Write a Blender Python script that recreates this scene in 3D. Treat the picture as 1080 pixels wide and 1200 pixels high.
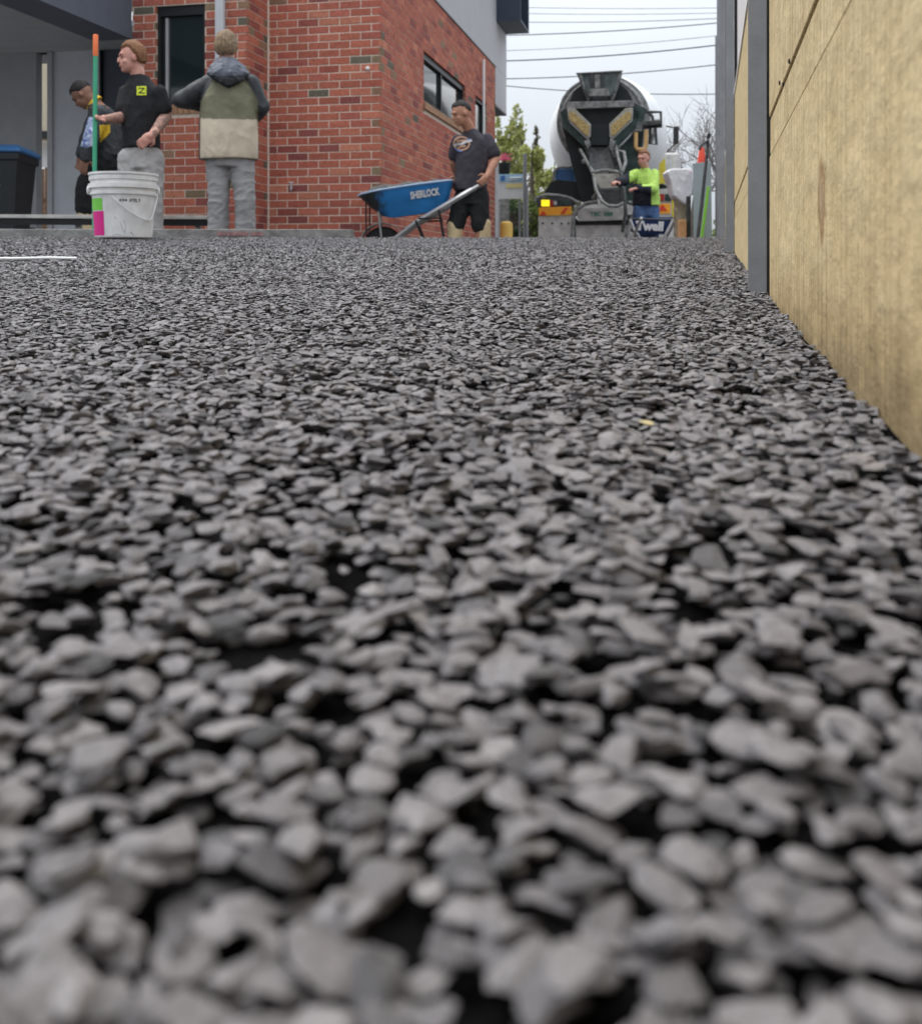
import bpy, bmesh, math, random
import numpy as np
from mathutils import Vector, Matrix, noise as mnoise

for _o in list(bpy.data.objects):
    bpy.data.objects.remove(_o, do_unlink=True)
random.seed(7)
RS = np.random.RandomState(11)
scene = bpy.context.scene
R = math.radians

# ------------------------------------------------------------------ camera
# camera stands a hand's width above the stones, at the origin, looking along +Y, level
F, CX, HY = 1200.0, 540.0, 320.0
cam_d = bpy.data.cameras.new('camera')
cam = bpy.data.objects.new('camera', cam_d)
scene.collection.objects.link(cam)
cam.location = (0, 0, 0)
cam.rotation_euler = (R(90), 0, 0)
cam_d.sensor_fit = 'HORIZONTAL'
cam_d.sensor_width = 36
cam_d.lens = 36 * F / 1080
cam_d.shift_y = -(600 - HY) / 1080
cam_d.clip_start = 0.01
cam_d.clip_end = 2000
cam_d.dof.use_dof = True
cam_d.dof.focus_distance = 1.8
cam_d.dof.aperture_fstop = 11.5
scene.camera = cam

# ------------------------------------------------------------------ world, sun, exposure
SUN_EL, SUN_AZ = 66, 290
w = bpy.data.worlds.new('World')
scene.world = w
w.use_nodes = True
nt = w.node_tree
for n in list(nt.nodes):
    nt.nodes.remove(n)
wo = nt.nodes.new('ShaderNodeOutputWorld')
bg = nt.nodes.new('ShaderNodeBackground')
sky = nt.nodes.new('ShaderNodeTexSky')
sky.sky_type = 'NISHITA'
sky.sun_disc = False
sky.sun_elevation = R(SUN_EL)
sky.sun_rotation = R(SUN_AZ)
sky.air_density = 1.0
sky.dust_density = 4.0
sky.ozone_density = 1.0
hsv = nt.nodes.new('ShaderNodeHueSaturation')
hsv.inputs['Saturation'].default_value = 0.24
nt.links.new(sky.outputs[0], hsv.inputs['Color'])
# an even overcast layer with faint cloud mottling over the whole dome
tcw = nt.nodes.new('ShaderNodeTexCoord')
cn = nt.nodes.new('ShaderNodeTexNoise')
cn.inputs['Scale'].default_value = 3.2
cn.inputs['Detail'].default_value = 6
crw = nt.nodes.new('ShaderNodeValToRGB')
crw.color_ramp.elements[0].position = 0.3
crw.color_ramp.elements[0].color = (4.35, 4.75, 5.25, 1)
crw.color_ramp.elements[1].position = 0.75
crw.color_ramp.elements[1].color = (5.3, 5.6, 6.0, 1)
nt.links.new(tcw.outputs['Generated'], cn.inputs['Vector'])
nt.links.new(cn.outputs['Fac'], crw.inputs['Fac'])
mixw = nt.nodes.new('ShaderNodeMixRGB')
mixw.inputs[0].default_value = 0.75
nt.links.new(hsv.outputs[0], mixw.inputs[1])
nt.links.new(crw.outputs[0], mixw.inputs[2])
# an overcast dome is about three times as bright overhead as at the horizon (CIE overcast sky)
sxw = nt.nodes.new('ShaderNodeSeparateXYZ')
nt.links.new(tcw.outputs['Generated'], sxw.inputs[0])
mrw = nt.nodes.new('ShaderNodeMapRange')
mrw.inputs['From Min'].default_value = 0.0
mrw.inputs['From Max'].default_value = 1.0
mrw.inputs['To Min'].default_value = 1.0
mrw.inputs['To Max'].default_value = 3.3
nt.links.new(sxw.outputs['Z'], mrw.inputs['Value'])
scw = nt.nodes.new('ShaderNodeVectorMath')
scw.operation = 'SCALE'
nt.links.new(mixw.outputs[0], scw.inputs[0])
nt.links.new(mrw.outputs[0], scw.inputs['Scale'])
nt.links.new(scw.outputs[0], bg.inputs['Color'])
bg.inputs['Strength'].default_value = 0.10
nt.links.new(bg.outputs[0], wo.inputs[0])

sun_d = bpy.data.lights.new('sun', 'SUN')
sun = bpy.data.objects.new('sun', sun_d)
scene.collection.objects.link(sun)
sun_d.energy = 1.5
sun_d.angle = R(50)
sun_d.color = (1.0, 0.97, 0.93)
_az, _el = R(SUN_AZ), R(SUN_EL)
_dir = Vector((math.sin(_az) * math.cos(_el), math.cos(_az) * math.cos(_el), math.sin(_el)))
sun.rotation_euler = _dir.to_track_quat('Z', 'Y').to_euler()
sun.location = (0, -5, 30)

scene.view_settings.view_transform = 'Standard'
scene.view_settings.look = 'None'
scene.view_settings.exposure = 0.42
scene.view_settings.gamma = 1.0
scene.view_settings.use_curve_mapping = False
scene.render.engine = 'CYCLES'
scene.cycles.max_bounces = 6
scene.cycles.diffuse_bounces = 3
scene.cycles.use_denoising = True

# ------------------------------------------------------------------ helpers
COL = scene.collection


def P(x, y, Y):
    """point seen at photo pixel x, y when it stands Y metres in front"""
    return Vector(((x - CX) / F * Y, Y, (HY - y) / F * Y))


def tag(o, label=None, cat=None, group=None, kind=None):
    if label:
        o['label'] = label
    if cat:
        o['category'] = cat
    if group:
        o['group'] = group
    if kind:
        o['kind'] = kind
    return o


def thing(name, loc, label, cat, group=None):
    o = bpy.data.objects.new(name, None)
    o.empty_display_size = 0.1
    o.location = loc
    COL.objects.link(o)
    tag(o, label, cat, group)
    return o


def link_mesh(name, me, parent=None, loc=None):
    o = bpy.data.objects.new(name, me)
    COL.objects.link(o)
    if parent is not None:
        o.parent = parent
    if loc is not None:
        o.location = loc
    return o


def root_loc(parent):
    v = Vector((0, 0, 0))
    while parent is not None:
        v += Vector(parent.location)
        parent = parent.parent
    return v


class MB:
    """collects shapes in world coordinates; build() links them as ONE mesh object"""

    def __init__(self):
        self.v, self.f, self.m = [], [], []

    def add(self, verts, faces, mi=0):
        b = len(self.v)
        self.v += [tuple(p) for p in verts]
        for fc in faces:
            self.f.append([b + i for i in fc])
            self.m.append(mi)
        return self

    def hexa(self, p, mi=0):
        return self.add(p, [(0, 3, 2, 1), (4, 5, 6, 7), (0, 1, 5, 4), (1, 2, 6, 5), (2, 3, 7, 6), (3, 0, 4, 7)], mi)

    def box(self, c, s, M=None, mi=0):
        hx, hy, hz = s[0] / 2, s[1] / 2, s[2] / 2
        pts = [Vector(q) for q in ((-hx, -hy, -hz), (hx, -hy, -hz), (hx, hy, -hz), (-hx, hy, -hz),
                                   (-hx, -hy, hz), (hx, -hy, hz), (hx, hy, hz), (-hx, hy, hz))]
        if M is not None:
            pts = [M @ q for q in pts]
        c = Vector(c)
        return self.hexa([c + q for q in pts], mi)

    def prism(self, poly, vec, mi=0):
        n = len(poly)
        vec = Vector(vec)
        a = [Vector(p) for p in poly]
        vs = a + [p + vec for p in a]
        fs = [tuple(range(n))[::-1], tuple(range(n, 2 * n))]
        fs += [(i, (i + 1) % n, n + (i + 1) % n, n + i) for i in range(n)]
        return self.add(vs, fs, mi)

    def rings(self, rings, mi=0, cap=True):
        n = len(rings[0])
        vs = [q for r in rings for q in r]
        fs = []
        for k in range(len(rings) - 1):
            for i in range(n):
                j = (i + 1) % n
                fs.append((k * n + i, k * n + j, (k + 1) * n + j, (k + 1) * n + i))
        if cap:
            fs.append(tuple(range(n))[::-1])
            fs.append(tuple((len(rings) - 1) * n + i for i in range(n)))
        return self.add(vs, fs, mi)

    def loft(self, secs, n=16, mi=0, power=1.0):
        """secs: (centre, axis_a, axis_b) with axes already scaled to radii"""
        rr = []
        for c, a, b in secs:
            c, a, b = Vector(c), Vector(a), Vector(b)
            ring = []
            for i in range(n):
                t = 2 * math.pi * i / n
                ct, st = math.cos(t), math.sin(t)
                if power != 1.0:
                    ct = math.copysign(abs(ct) ** power, ct)
                    st = math.copysign(abs(st) ** power, st)
                ring.append(c + a * ct + b * st)
            rr.append(ring)
        return self.rings(rr, mi)

    def tube(self, pts, rad, n=8, mi=0, round_ends=False):
        pts = [Vector(p) for p in pts]
        if not hasattr(rad, '__len__'):
            rad = [rad] * len(pts)
        rad = list(rad)
        tang = []
        for i in range(len(pts)):
            a = pts[max(i - 1, 0)]
            b = pts[min(i + 1, len(pts) - 1)]
            t = (b - a)
            tang.append(t.normalized() if t.length > 1e-9 else Vector((0, 0, 1)))
        up = Vector((0, 0, 1)) if abs(tang[0].z) < 0.9 else Vector((1, 0, 0))
        s = tang[0].cross(up).normalized()
        secs = []
        if round_ends:
            for q in (0.15, 0.6, 0.9):
                ww = math.sqrt(1 - (1 - q) ** 2)
                secs.append((pts[0] - tang[0] * rad[0] * (1 - q), tang[0], rad[0] * ww))
        for i in range(len(pts)):
            secs.append((pts[i], tang[i], rad[i]))
        if round_ends:
            for q in (0.9, 0.6, 0.15):
                ww = math.sqrt(1 - (1 - q) ** 2)
                secs.append((pts[-1] + tang[-1] * rad[-1] * (1 - q), tang[-1], rad[-1] * ww))
        rr = []
        for c, t, r in secs:
            s = (s - t * s.dot(t))
            s = s.normalized() if s.length > 1e-6 else t.orthogonal().normalized()
            b = t.cross(s)
            rr.append([c + (s * math.cos(2 * math.pi * i / n) + b * math.sin(2 * math.pi * i / n)) * r for i in range(n)])
        return self.rings(rr, mi)

    def ellipsoid(self, c, ax, bx, cx, n=14, m=10, mi=0):
        """ax, bx, cx: the three half-axes as vectors"""
        c, ax, bx, cx = Vector(c), Vector(ax), Vector(bx), Vector(cx)
        rr = []
        for k in range(m + 1):
            ph = -math.pi / 2 + math.pi * (0.02 + 0.96 * k / m)
            rr.append([c + (ax * math.cos(2 * math.pi * i / n) + bx * math.sin(2 * math.pi * i / n)) * math.cos(ph)
                       + cx * math.sin(ph) for i in range(n)])
        return self.rings(rr, mi)

    def lathe(self, base, axis, prof, n=24, mi=0, cap=True):
        base, axis = Vector(base), Vector(axis).normalized()
        s = axis.orthogonal().normalized()
        b = axis.cross(s)
        rr = [[base + axis * h + (s * math.cos(2 * math.pi * i / n) + b * math.sin(2 * math.pi * i / n)) * r for i in range(n)]
              for r, h in prof]
        return self.rings(rr, mi, cap)

    def mesh(self, name, mats, origin=(0, 0, 0), smooth=None, recalc=True):
        me = bpy.data.meshes.new(name)
        o = Vector(origin)
        me.from_pydata([tuple(Vector(p) - o) for p in self.v], [], self.f)
        if not isinstance(mats, (list, tuple)):
            mats = [mats]
        for m in mats:
            me.materials.append(m)
        if len(mats) > 1:
            me.polygons.foreach_set('material_index', self.m)
        if recalc:
            bm = bmesh.new()
            bm.from_mesh(me)
            bmesh.ops.recalc_face_normals(bm, faces=bm.faces)
            bm.to_mesh(me)
            bm.free()
        if smooth is not None:
            me.polygons.foreach_set('use_smooth', [True] * len(me.polygons))
            if smooth < 179:
                me.set_sharp_from_angle(angle=R(smooth))
        me.update()
        return me

    def build(self, name, mats, parent=None, loc=None, smooth=None, bevel=0, seg=2):
        if parent is not None:
            org = root_loc(parent)
            o = link_mesh(name, self.mesh(name, mats, org, smooth), parent)
        else:
            org = Vector(loc) if loc is not None else Vector((0, 0, 0))
            o = link_mesh(name, self.mesh(name, mats, org, smooth), None, org)
        if bevel:
            b = o.modifiers.new('edge', 'BEVEL')
            b.width = bevel
            b.segments = seg
            b.limit_method = 'ANGLE'
            b.angle_limit = R(40)
        return o


# ------------------------------------------------------------------ materials
def srgb(r, g, b):
    def f(c):
        c /= 255.0
        return c / 12.92 if c <= 0.04045 else ((c + 0.055) / 1.055) ** 2.4
    return (f(r), f(g), f(b))


def mat(name, col, rough=0.7, metal=0.0, var=0.12, scale=6.0, bump=0.0, bscale=60.0, spec=0.4, var2=None, emit=None):
    m = bpy.data.materials.new(name)
    m.use_nodes = True
    t = m.node_tree
    bs = t.nodes['Principled BSDF']
    bs.inputs['Roughness'].default_value = rough
    bs.inputs['Metallic'].default_value = metal
    bs.inputs['Specular IOR Level'].default_value = spec
    tc = t.nodes.new('ShaderNodeTexCoord')
    nz = t.nodes.new('ShaderNodeTexNoise')
    nz.inputs['Scale'].default_value = scale
    nz.inputs['Detail'].default_value = 5
    t.links.new(tc.outputs['Object'], nz.inputs['Vector'])
    cr = t.nodes.new('ShaderNodeValToRGB')
    e = cr.color_ramp.elements
    c2 = var2 if var2 else tuple(min(1, c * (1 + var)) for c in col)
    c1 = tuple(c * (1 - var) for c in col)
    e[0].position, e[1].position = 0.32, 0.68
    e[0].color = (*c1, 1)
    e[1].color = (*c2, 1)
    t.links.new(nz.outputs['Fac'], cr.inputs['Fac'])
    t.links.new(cr.outputs['Color'], bs.inputs['Base Color'])
    if bump:
        nb = t.nodes.new('ShaderNodeTexNoise')
        nb.inputs['Scale'].default_value = bscale
        nb.inputs['Detail'].default_value = 4
        t.links.new(tc.outputs['Object'], nb.inputs['Vector'])
        bp = t.nodes.new('ShaderNodeBump')
        bp.inputs['Strength'].default_value = bump
        bp.inputs['Distance'].default_value = 0.02
        t.links.new(nb.outputs['Fac'], bp.inputs['Height'])
        t.links.new(bp.outputs['Normal'], bs.inputs['Normal'])
    if emit:
        bs.inputs['Emission Color'].default_value = (*emit[0], 1)
        bs.inputs['Emission Strength'].default_value = emit[1]
    return m


def stone_material():
    m = bpy.data.materials.new('crushed_bluestone')
    m.use_nodes = True
    t = m.node_tree
    bs = t.nodes['Principled BSDF']
    bs.inputs['Roughness'].default_value = 0.5
    bs.inputs['Specular IOR Level'].default_value = 0.5
    oi = t.nodes.new('ShaderNodeObjectInfo')
    cr = t.nodes.new('ShaderNodeValToRGB')
    cr.color_ramp.interpolation = 'LINEAR'
    stops = [(0.0, (0.03, 0.029, 0.031)), (0.09, (0.075, 0.071, 0.074)), (0.3, (0.146, 0.137, 0.142)), (0.6, (0.180, 0.169, 0.174)),
             (0.92, (0.214, 0.201, 0.205)), (0.985, (0.245, 0.231, 0.233)), (1.0, (0.215, 0.194, 0.182))]
    el = cr.color_ramp.elements
    el[0].position, el[0].color = stops[0][0], (*stops[0][1], 1)
    el[1].position, el[1].color = stops[-1][0], (*stops[-1][1], 1)
    for p, c in stops[1:-1]:
        e = el.new(p)
        e.color = (*c, 1)
    t.links.new(oi.outputs['Random'], cr.inputs['Fac'])
    tc = t.nodes.new('ShaderNodeTexCoord')
    nz = t.nodes.new('ShaderNodeTexNoise')
    nz.inputs['Scale'].default_value = 2.2
    nz.inputs['Detail'].default_value = 6
    nz.inputs['Roughness'].default_value = 0.65
    vm = t.nodes.new('ShaderNodeVectorMath')
    vm.operation = 'ADD'
    t.links.new(tc.outputs['Object'], vm.inputs[0])
    ml = t.nodes.new('ShaderNodeMath')
    ml.operation = 'MULTIPLY'
    ml.inputs[1].default_value = 91.0
    t.links.new(oi.outputs['Random'], ml.inputs[0])
    t.links.new(ml.outputs[0], vm.inputs[1])
    t.links.new(vm.outputs[0], nz.inputs['Vector'])
    mr = t.nodes.new('ShaderNodeMapRange')
    mr.inputs['From Min'].default_value = 0.3
    mr.inputs['From Max'].default_value = 0.7
    mr.inputs['To Min'].default_value = 0.62
    mr.inputs['To Max'].default_value = 1.28
    t.links.new(nz.outputs['Fac'], mr.inputs['Value'])
    mx = t.nodes.new('ShaderNodeVectorMath')
    mx.operation = 'SCALE'
    t.links.new(cr.outputs['Color'], mx.inputs[0])
    t.links.new(mr.outputs[0], mx.inputs['Scale'])
    t.links.new(mx.outputs[0], bs.inputs['Base Color'])
    nb = t.nodes.new('ShaderNodeTexNoise')
    nb.inputs['Scale'].default_value = 7
    nb.inputs['Detail'].default_value = 5
    t.links.new(vm.outputs[0], nb.inputs['Vector'])
    bp = t.nodes.new('ShaderNodeBump')
    bp.inputs['Strength'].default_value = 0.35
    bp.inputs['Distance'].default_value = 0.15
    t.links.new(nb.outputs['Fac'], bp.inputs['Height'])
    t.links.new(bp.outputs['Normal'], bs.inputs['Normal'])
    return m


def brick_material(source):
    """source 'object': the brick's own object colour; 'attr': the colour stored on each joined brick"""
    m = bpy.data.materials.new('fired_brick_' + source)
    m.use_nodes = True
    t = m.node_tree
    bs = t.nodes['Principled BSDF']
    bs.inputs['Roughness'].default_value = 0.85
    bs.inputs['Specular IOR Level'].default_value = 0.25
    if source == 'object':
        ci = t.nodes.new('ShaderNodeObjectInfo')
        cout = ci.outputs['Color']
    else:
        ci = t.nodes.new('ShaderNodeAttribute')
        ci.attribute_name = 'tint'
        cout = ci.outputs['Color']
    ge = t.nodes.new('ShaderNodeNewGeometry')
    nz = t.nodes.new('ShaderNodeTexNoise')
    nz.inputs['Scale'].default_value = 34
    nz.inputs['Detail'].default_value = 6
    nz.inputs['Roughness'].default_value = 0.7
    t.links.new(ge.outputs['Position'], nz.inputs['Vector'])
    mr = t.nodes.new('ShaderNodeMapRange')
    mr.inputs['From Min'].default_value = 0.3
    mr.inputs['From Max'].default_value = 0.7
    mr.inputs['To Min'].default_value = 0.68
    mr.inputs['To Max'].default_value = 1.3
    t.links.new(nz.outputs['Fac'], mr.inputs['Value'])
    mx = t.nodes.new('ShaderNodeVectorMath')
    mx.operation = 'SCALE'
    t.links.new(cout, mx.inputs[0])
    t.links.new(mr.outputs[0], mx.inputs['Scale'])
    t.links.new(mx.outputs[0], bs.inputs['Base Color'])
    bp = t.nodes.new('ShaderNodeBump')
    bp.inputs['Strength'].default_value = 0.5
    bp.inputs['Distance'].default_value = 0.01
    t.links.new(nz.outputs['Fac'], bp.inputs['Height'])
    t.links.new(bp.outputs['Normal'], bs.inputs['Normal'])
    return m


def wood_material():
    """rough sawn treated pine; local x runs along the board, z up"""
    m = bpy.data.materials.new('rough_sawn_pine')
    m.use_nodes = True
    t = m.node_tree
    N, L = t.nodes.new, t.links.new
    bs = t.nodes['Principled BSDF']
    bs.inputs['Roughness'].default_value = 0.8
    bs.inputs['Specular IOR Level'].default_value = 0.25
    tc = N('ShaderNodeTexCoord')

    def noise(sc, scale, detail=5, rough=0.6):
        mp = N('ShaderNodeMapping')
        mp.inputs['Scale'].default_value = sc
        L(tc.outputs['Object'], mp.inputs['Vector'])
        nz = N('ShaderNodeTexNoise')
        nz.inputs['Scale'].default_value = scale
        nz.inputs['Detail'].default_value = detail
        nz.inputs['Roughness'].default_value = rough
        L(mp.outputs[0], nz.inputs['Vector'])
        return nz.outputs['Fac']

    def ramp(fac, stops):
        cr = N('ShaderNodeValToRGB')
        el = cr.color_ramp.elements
        el[0].position, el[0].color = stops[0][0], (*stops[0][1], 1)
        el[1].position, el[1].color = stops[-1][0], (*stops[-1][1], 1)
        for p, c in stops[1:-1]:
            e = el.new(p)
            e.color = (*c, 1)
        L(fac, cr.inputs['Fac'])
        return cr.outputs['Color']

    def mul(a, b, fac=1.0):
        mx = N('ShaderNodeMixRGB')
        mx.blend_type = 'MULTIPLY'
        mx.inputs[0].default_value = fac
        L(a, mx.inputs[1])
        L(b, mx.inputs[2])
        return mx.outputs[0]

    grain = noise((2.6, 1, 5), 3.0, 6)
    base = ramp(grain, [(0.25, (0.55, 0.425, 0.235)), (0.5, (0.61, 0.485, 0.28)), (0.75, (0.67, 0.545, 0.33))])
    saw = noise((52, 1, 0.7), 1.0, 3, 0.5)
    sawc = ramp(saw, [(0.30, (0.62, 0.57, 0.48)), (0.5, (0.93, 0.92, 0.90)), (0.72, (1.0, 1.0, 1.0))])
    col = mul(base, sawc, 0.8)
    blot = ramp(noise((4, 1, 6), 1.4, 4), [(0.33, (0.90, 0.89, 0.84)), (0.55, (1, 1, 1))])
    col = mul(col, blot, 0.8)
    # weathering specks and small knots
    spk = ramp(noise((22, 1, 10), 1.0, 8, 0.8), [(0.27, (0.42, 0.32, 0.22)), (0.34, (1, 1, 1))])
    fine = ramp(noise((260, 1, 40), 1.0, 4, 0.7), [(0.3, (0.80, 0.77, 0.72)), (0.6, (1, 1, 1))])
    col = mul(col, fine, 0.8)
    col = mul(col, spk, 0.75)
    # mud splash along the foot of the boards (uneven edge)
    sx = N('ShaderNodeSeparateXYZ')
    L(tc.outputs['Object'], sx.inputs[0])
    ad = N('ShaderNodeMath')
    ad.operation = 'MULTIPLY_ADD'
    L(noise((14, 1, 5), 1.0, 5, 0.7), ad.inputs[0])
    ad.inputs[1].default_value = 0.17
    L(sx.outputs['Z'], ad.inputs[2])
    mud = ramp(ad.outputs[0], [(0.0, (0.34, 0.31, 0.28)), (0.04, (0.62, 0.57, 0.50)), (0.12, (1, 1, 1))])
    col = mul(col, mud, 0.85)
    # one long scar: a pinkish knot with a dark rim
    mp = N('ShaderNodeMapping')
    mp.inputs['Location'].default_value = (-1.09 / 0.045, 0, -0.075 / 0.062)
    mp.inputs['Scale'].default_value = (1 / 0.045, 0, 1 / 0.062)
    L(tc.outputs['Object'], mp.inputs['Vector'])
    dn = N('ShaderNodeVectorMath')
    dn.operation = 'LENGTH'
    L(mp.outputs[0], dn.inputs[0])
    kd = N('ShaderNodeMath')
    kd.operation = 'MULTIPLY_ADD'
    L(noise((60, 1, 30), 1.0, 4), kd.inputs[0])
    kd.inputs[1].default_value = 1.1
    L(dn.outputs['Value'], kd.inputs[2])
    kh = N('ShaderNodeMath')
    kh.operation = 'MULTIPLY'
    kh.inputs[1].default_value = 0.5
    L(kd.outputs[0], kh.inputs[0])
    knot = ramp(kh.outputs[0], [(0.30, (0.66, 0.58, 0.62)), (0.46, (0.60, 0.50, 0.48)), (0.58, (0.44, 0.32, 0.20)), (0.72, (1, 1, 1))])
    col = mul(col, knot, 0.85)
    L(col, bs.inputs['Base Color'])
    ads = N('ShaderNodeMath')
    ads.operation = 'ADD'
    L(saw, ads.inputs[0])
    L(grain, ads.inputs[1])
    bp = N('ShaderNodeBump')
    bp.inputs['Strength'].default_value = 0.9
    bp.inputs['Distance'].default_value = 0.010
    L(ads.outputs[0], bp.inputs['Height'])
    L(bp.outputs['Normal'], bs.inputs['Normal'])
    return m


def glass_material(name, col):
    m = bpy.data.materials.new(name)
    m.use_nodes = True
    bs = m.node_tree.nodes['Principled BSDF']
    bs.inputs['Base Color'].default_value = (*col, 1)
    bs.inputs['Roughness'].default_value = 0.06
    bs.inputs['Specular IOR Level'].default_value = 0.6
    return m


def leaf_material(name, c1, c2):
    m = bpy.data.materials.new(name)
    m.use_nodes = True
    t = m.node_tree
    bs = t.nodes['Principled BSDF']
    bs.inputs['Roughness'].default_value = 0.6
    ge = t.nodes.new('ShaderNodeNewGeometry')
    cr = t.nodes.new('ShaderNodeValToRGB')
    cr.color_ramp.elements[0].color = (*c1, 1)
    cr.color_ramp.elements[1].color = (*c2, 1)
    t.links.new(ge.outputs['Random Per Island'], cr.inputs['Fac'])
    t.links.new(cr.outputs['Color'], bs.inputs['Base Color'])
    tr = t.nodes.new('ShaderNodeBsdfTranslucent')
    t.links.new(cr.outputs['Color'], tr.inputs['Color'])
    mx = t.nodes.new('ShaderNodeMixShader')
    mx.inputs[0].default_value = 0.45
    t.links.new(bs.outputs[0], mx.inputs[1])
    t.links.new(tr.outputs[0], mx.inputs[2])
    t.links.new(mx.outputs[0], t.nodes['Material Output'].inputs['Surface'])
    return m


M = {}
M['stone'] = stone_material()
M['gap_shade'] = mat('gap_shade_black', (0.006, 0.0058, 0.006), 1.0, var=0.4, scale=40, bump=0.5, bscale=150, spec=0.0)  # base sheet coloured near-black to stand in for shade between the stones
M['fines'] = mat('compacted_fines', (0.105, 0.10, 0.104), 0.95, var=0.3, scale=60, bump=0.8, bscale=220)
M['asphalt'] = mat('asphalt', (0.06, 0.06, 0.062), 0.9, var=0.2, scale=20, bump=0.3, bscale=200)
M['concrete'] = mat('pale_concrete', (0.42, 0.41, 0.39), 0.9, var=0.15, scale=9, bump=0.2, bscale=80)
M['kerb'] = mat('kerb_concrete', (0.36, 0.35, 0.33), 0.9, var=0.15, scale=9, bump=0.2, bscale=80)
M['brick_o'] = brick_material('object')
M['brick_a'] = brick_material('attr')
M['mortar'] = mat('mortar', (0.66, 0.55, 0.46), 0.95, var=0.18, scale=30, bump=0.3, bscale=120)
M['pine'] = wood_material()
M['galv'] = mat('galvanised_steel', (0.235, 0.24, 0.25), 0.6, 0.1, var=0.1, scale=14, bump=0.05, bscale=120)
M['sheet'] = mat('pale_fence_sheet', (0.62, 0.59, 0.58), 0.5, var=0.05)
M['cap'] = mat('pale_cap_strip', (0.72, 0.70, 0.66), 0.6, var=0.08)
M['clad'] = mat('pale_grey_render', (0.43, 0.425, 0.43), 0.8, var=0.03, scale=3, bump=0.05, bscale=200)
M['slate'] = mat('slate_blue_paint', (0.100, 0.118, 0.148), 0.55, var=0.06)
M['navy'] = mat('navy_steel', (0.030, 0.042, 0.068), 0.45, var=0.06)
M['darkmetal'] = mat('dark_metal_soffit', (0.055, 0.065, 0.066), 0.5, var=0.1)
M['frame'] = mat('black_window_frame', (0.012, 0.013, 0.014), 0.4, var=0.1)
M['alu'] = mat('aluminium_track', (0.42, 0.42, 0.42), 0.4, 0.4, var=0.05)
M['glass'] = glass_material('dark_window_glass', (0.012, 0.020, 0.022))
M['glass2'] = glass_material('side_window_glass', (0.02, 0.03, 0.03))
M['sillbrick'] = mat('tan_sill_brick', (0.34, 0.19, 0.11), 0.85, var=0.2, scale=20, bump=0.2)
M['pipe'] = mat('pale_grey_downpipe', (0.50, 0.51, 0.53), 0.5, var=0.04)
M['white'] = mat('white_paint', (0.76, 0.76, 0.75), 0.5, var=0.04)
M['ceiling'] = mat('porch_lining', (0.50, 0.51, 0.52), 0.8, var=0.05)
M['porchwall'] = mat('grey_blue_wall', (0.68, 0.71, 0.76), 0.7, var=0.04)
M['darkwall'] = mat('grey_side_wall', (0.40, 0.415, 0.43), 0.75, var=0.05)
M['black'] = mat('black_plastic', (0.013, 0.013, 0.014), 0.5, var=0.15)
M['rubber'] = mat('black_rubber', (0.018, 0.018, 0.018), 0.85, var=0.2)
M['greytimber'] = mat('weathered_grey_timber', (0.21, 0.205, 0.195), 0.9, var=0.3, scale=14, bump=0.4, bscale=40)
M['paletimber'] = mat('pale_timber', (0.52, 0.50, 0.46), 0.85, var=0.15, scale=10, bump=0.2, bscale=40)
M['redpaint'] = mat('red_marking_paint', (0.27, 0.15, 0.145), 0.8, var=0.3, scale=40)
# ------------------------------------------------------------------ ground
A0 = 0.0323
FX0, FSL = 0.117, 0.2417          # foot of the timber wall: X = FX0 + FSL * Y


def crest(X):
    return min(max(6.0 + 0.6 * X, 4.3), 7.2)


def g(X, Y):
    yc = crest(X)
    if Y <= 0:
        return -0.118
    if Y <= yc:
        b = ((0.0355 * yc + 0.118) / yc - A0) / yc
        return -0.118 + A0 * Y + b * Y * Y
    return 0.0355 * yc * math.exp(-(Y - yc) / 4.0)


def gn(X, Y):
    return g(X, Y) + (0.006 * mnoise.noise(Vector((X * 4.5, Y * 4.5, 3))) + 0.003 * mnoise.noise(Vector((X * 11, Y * 11, 9)))) * min(1.0, max(0.0, (5.2 - Y) / 1.5))


def ground_hit(x, y):
    Y = 0.1
    while Y < 60:
        p = P(x, y, Y)
        if p.z < g(p.x, Y):
            return p
        Y += 0.01
    return P(x, y, 10)


def sheet(name, xs, ys, zf, m, kind='structure', drop=0.0):
    vs, fs = [], []
    for y in ys:
        for x in xs:
            vs.append((x, y, zf(x, y) - drop))
    nx = len(xs)
    for j in range(len(ys) - 1):
        for i in range(nx - 1):
            fs.append((j * nx + i, j * nx + i + 1, (j + 1) * nx + i + 1, (j + 1) * nx + i))
    me = bpy.data.meshes.new(name)
    me.from_pydata(vs, [], fs)
    me.materials.append(m)
    me.polygons.foreach_set('use_smooth', [True] * len(fs))
    o = link_mesh(name, me)
    tag(o, kind=kind)
    return o


xs = sorted(set([-600, -300, -150, -80, -40, -20] + [round(-12 + i * 0.4, 2) for i in range(61)] + [20, 40, 80, 150, 300, 600]))
ys = sorted(set([-200, -60, -20, -8, -4, -2, -1] + [round(i * 0.25, 2) for i in range(64)] + [18, 22, 30, 45, 80, 150, 300, 700]))
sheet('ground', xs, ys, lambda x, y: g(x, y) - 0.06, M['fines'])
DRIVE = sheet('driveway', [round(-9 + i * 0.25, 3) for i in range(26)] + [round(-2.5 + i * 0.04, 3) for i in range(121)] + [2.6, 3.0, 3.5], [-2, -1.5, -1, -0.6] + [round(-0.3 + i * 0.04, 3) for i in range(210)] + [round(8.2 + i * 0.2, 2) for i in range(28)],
              lambda x, y: gn(x, y) - float(np.interp(y - 0.25 * x, [3.6, 4.4, 5.2], [0.0088, 0.0068, 0.0040])), M['gap_shade'])
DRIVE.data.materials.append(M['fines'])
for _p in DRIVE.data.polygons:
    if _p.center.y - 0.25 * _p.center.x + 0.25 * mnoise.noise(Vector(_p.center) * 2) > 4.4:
        _p.material_index = 1
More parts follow.
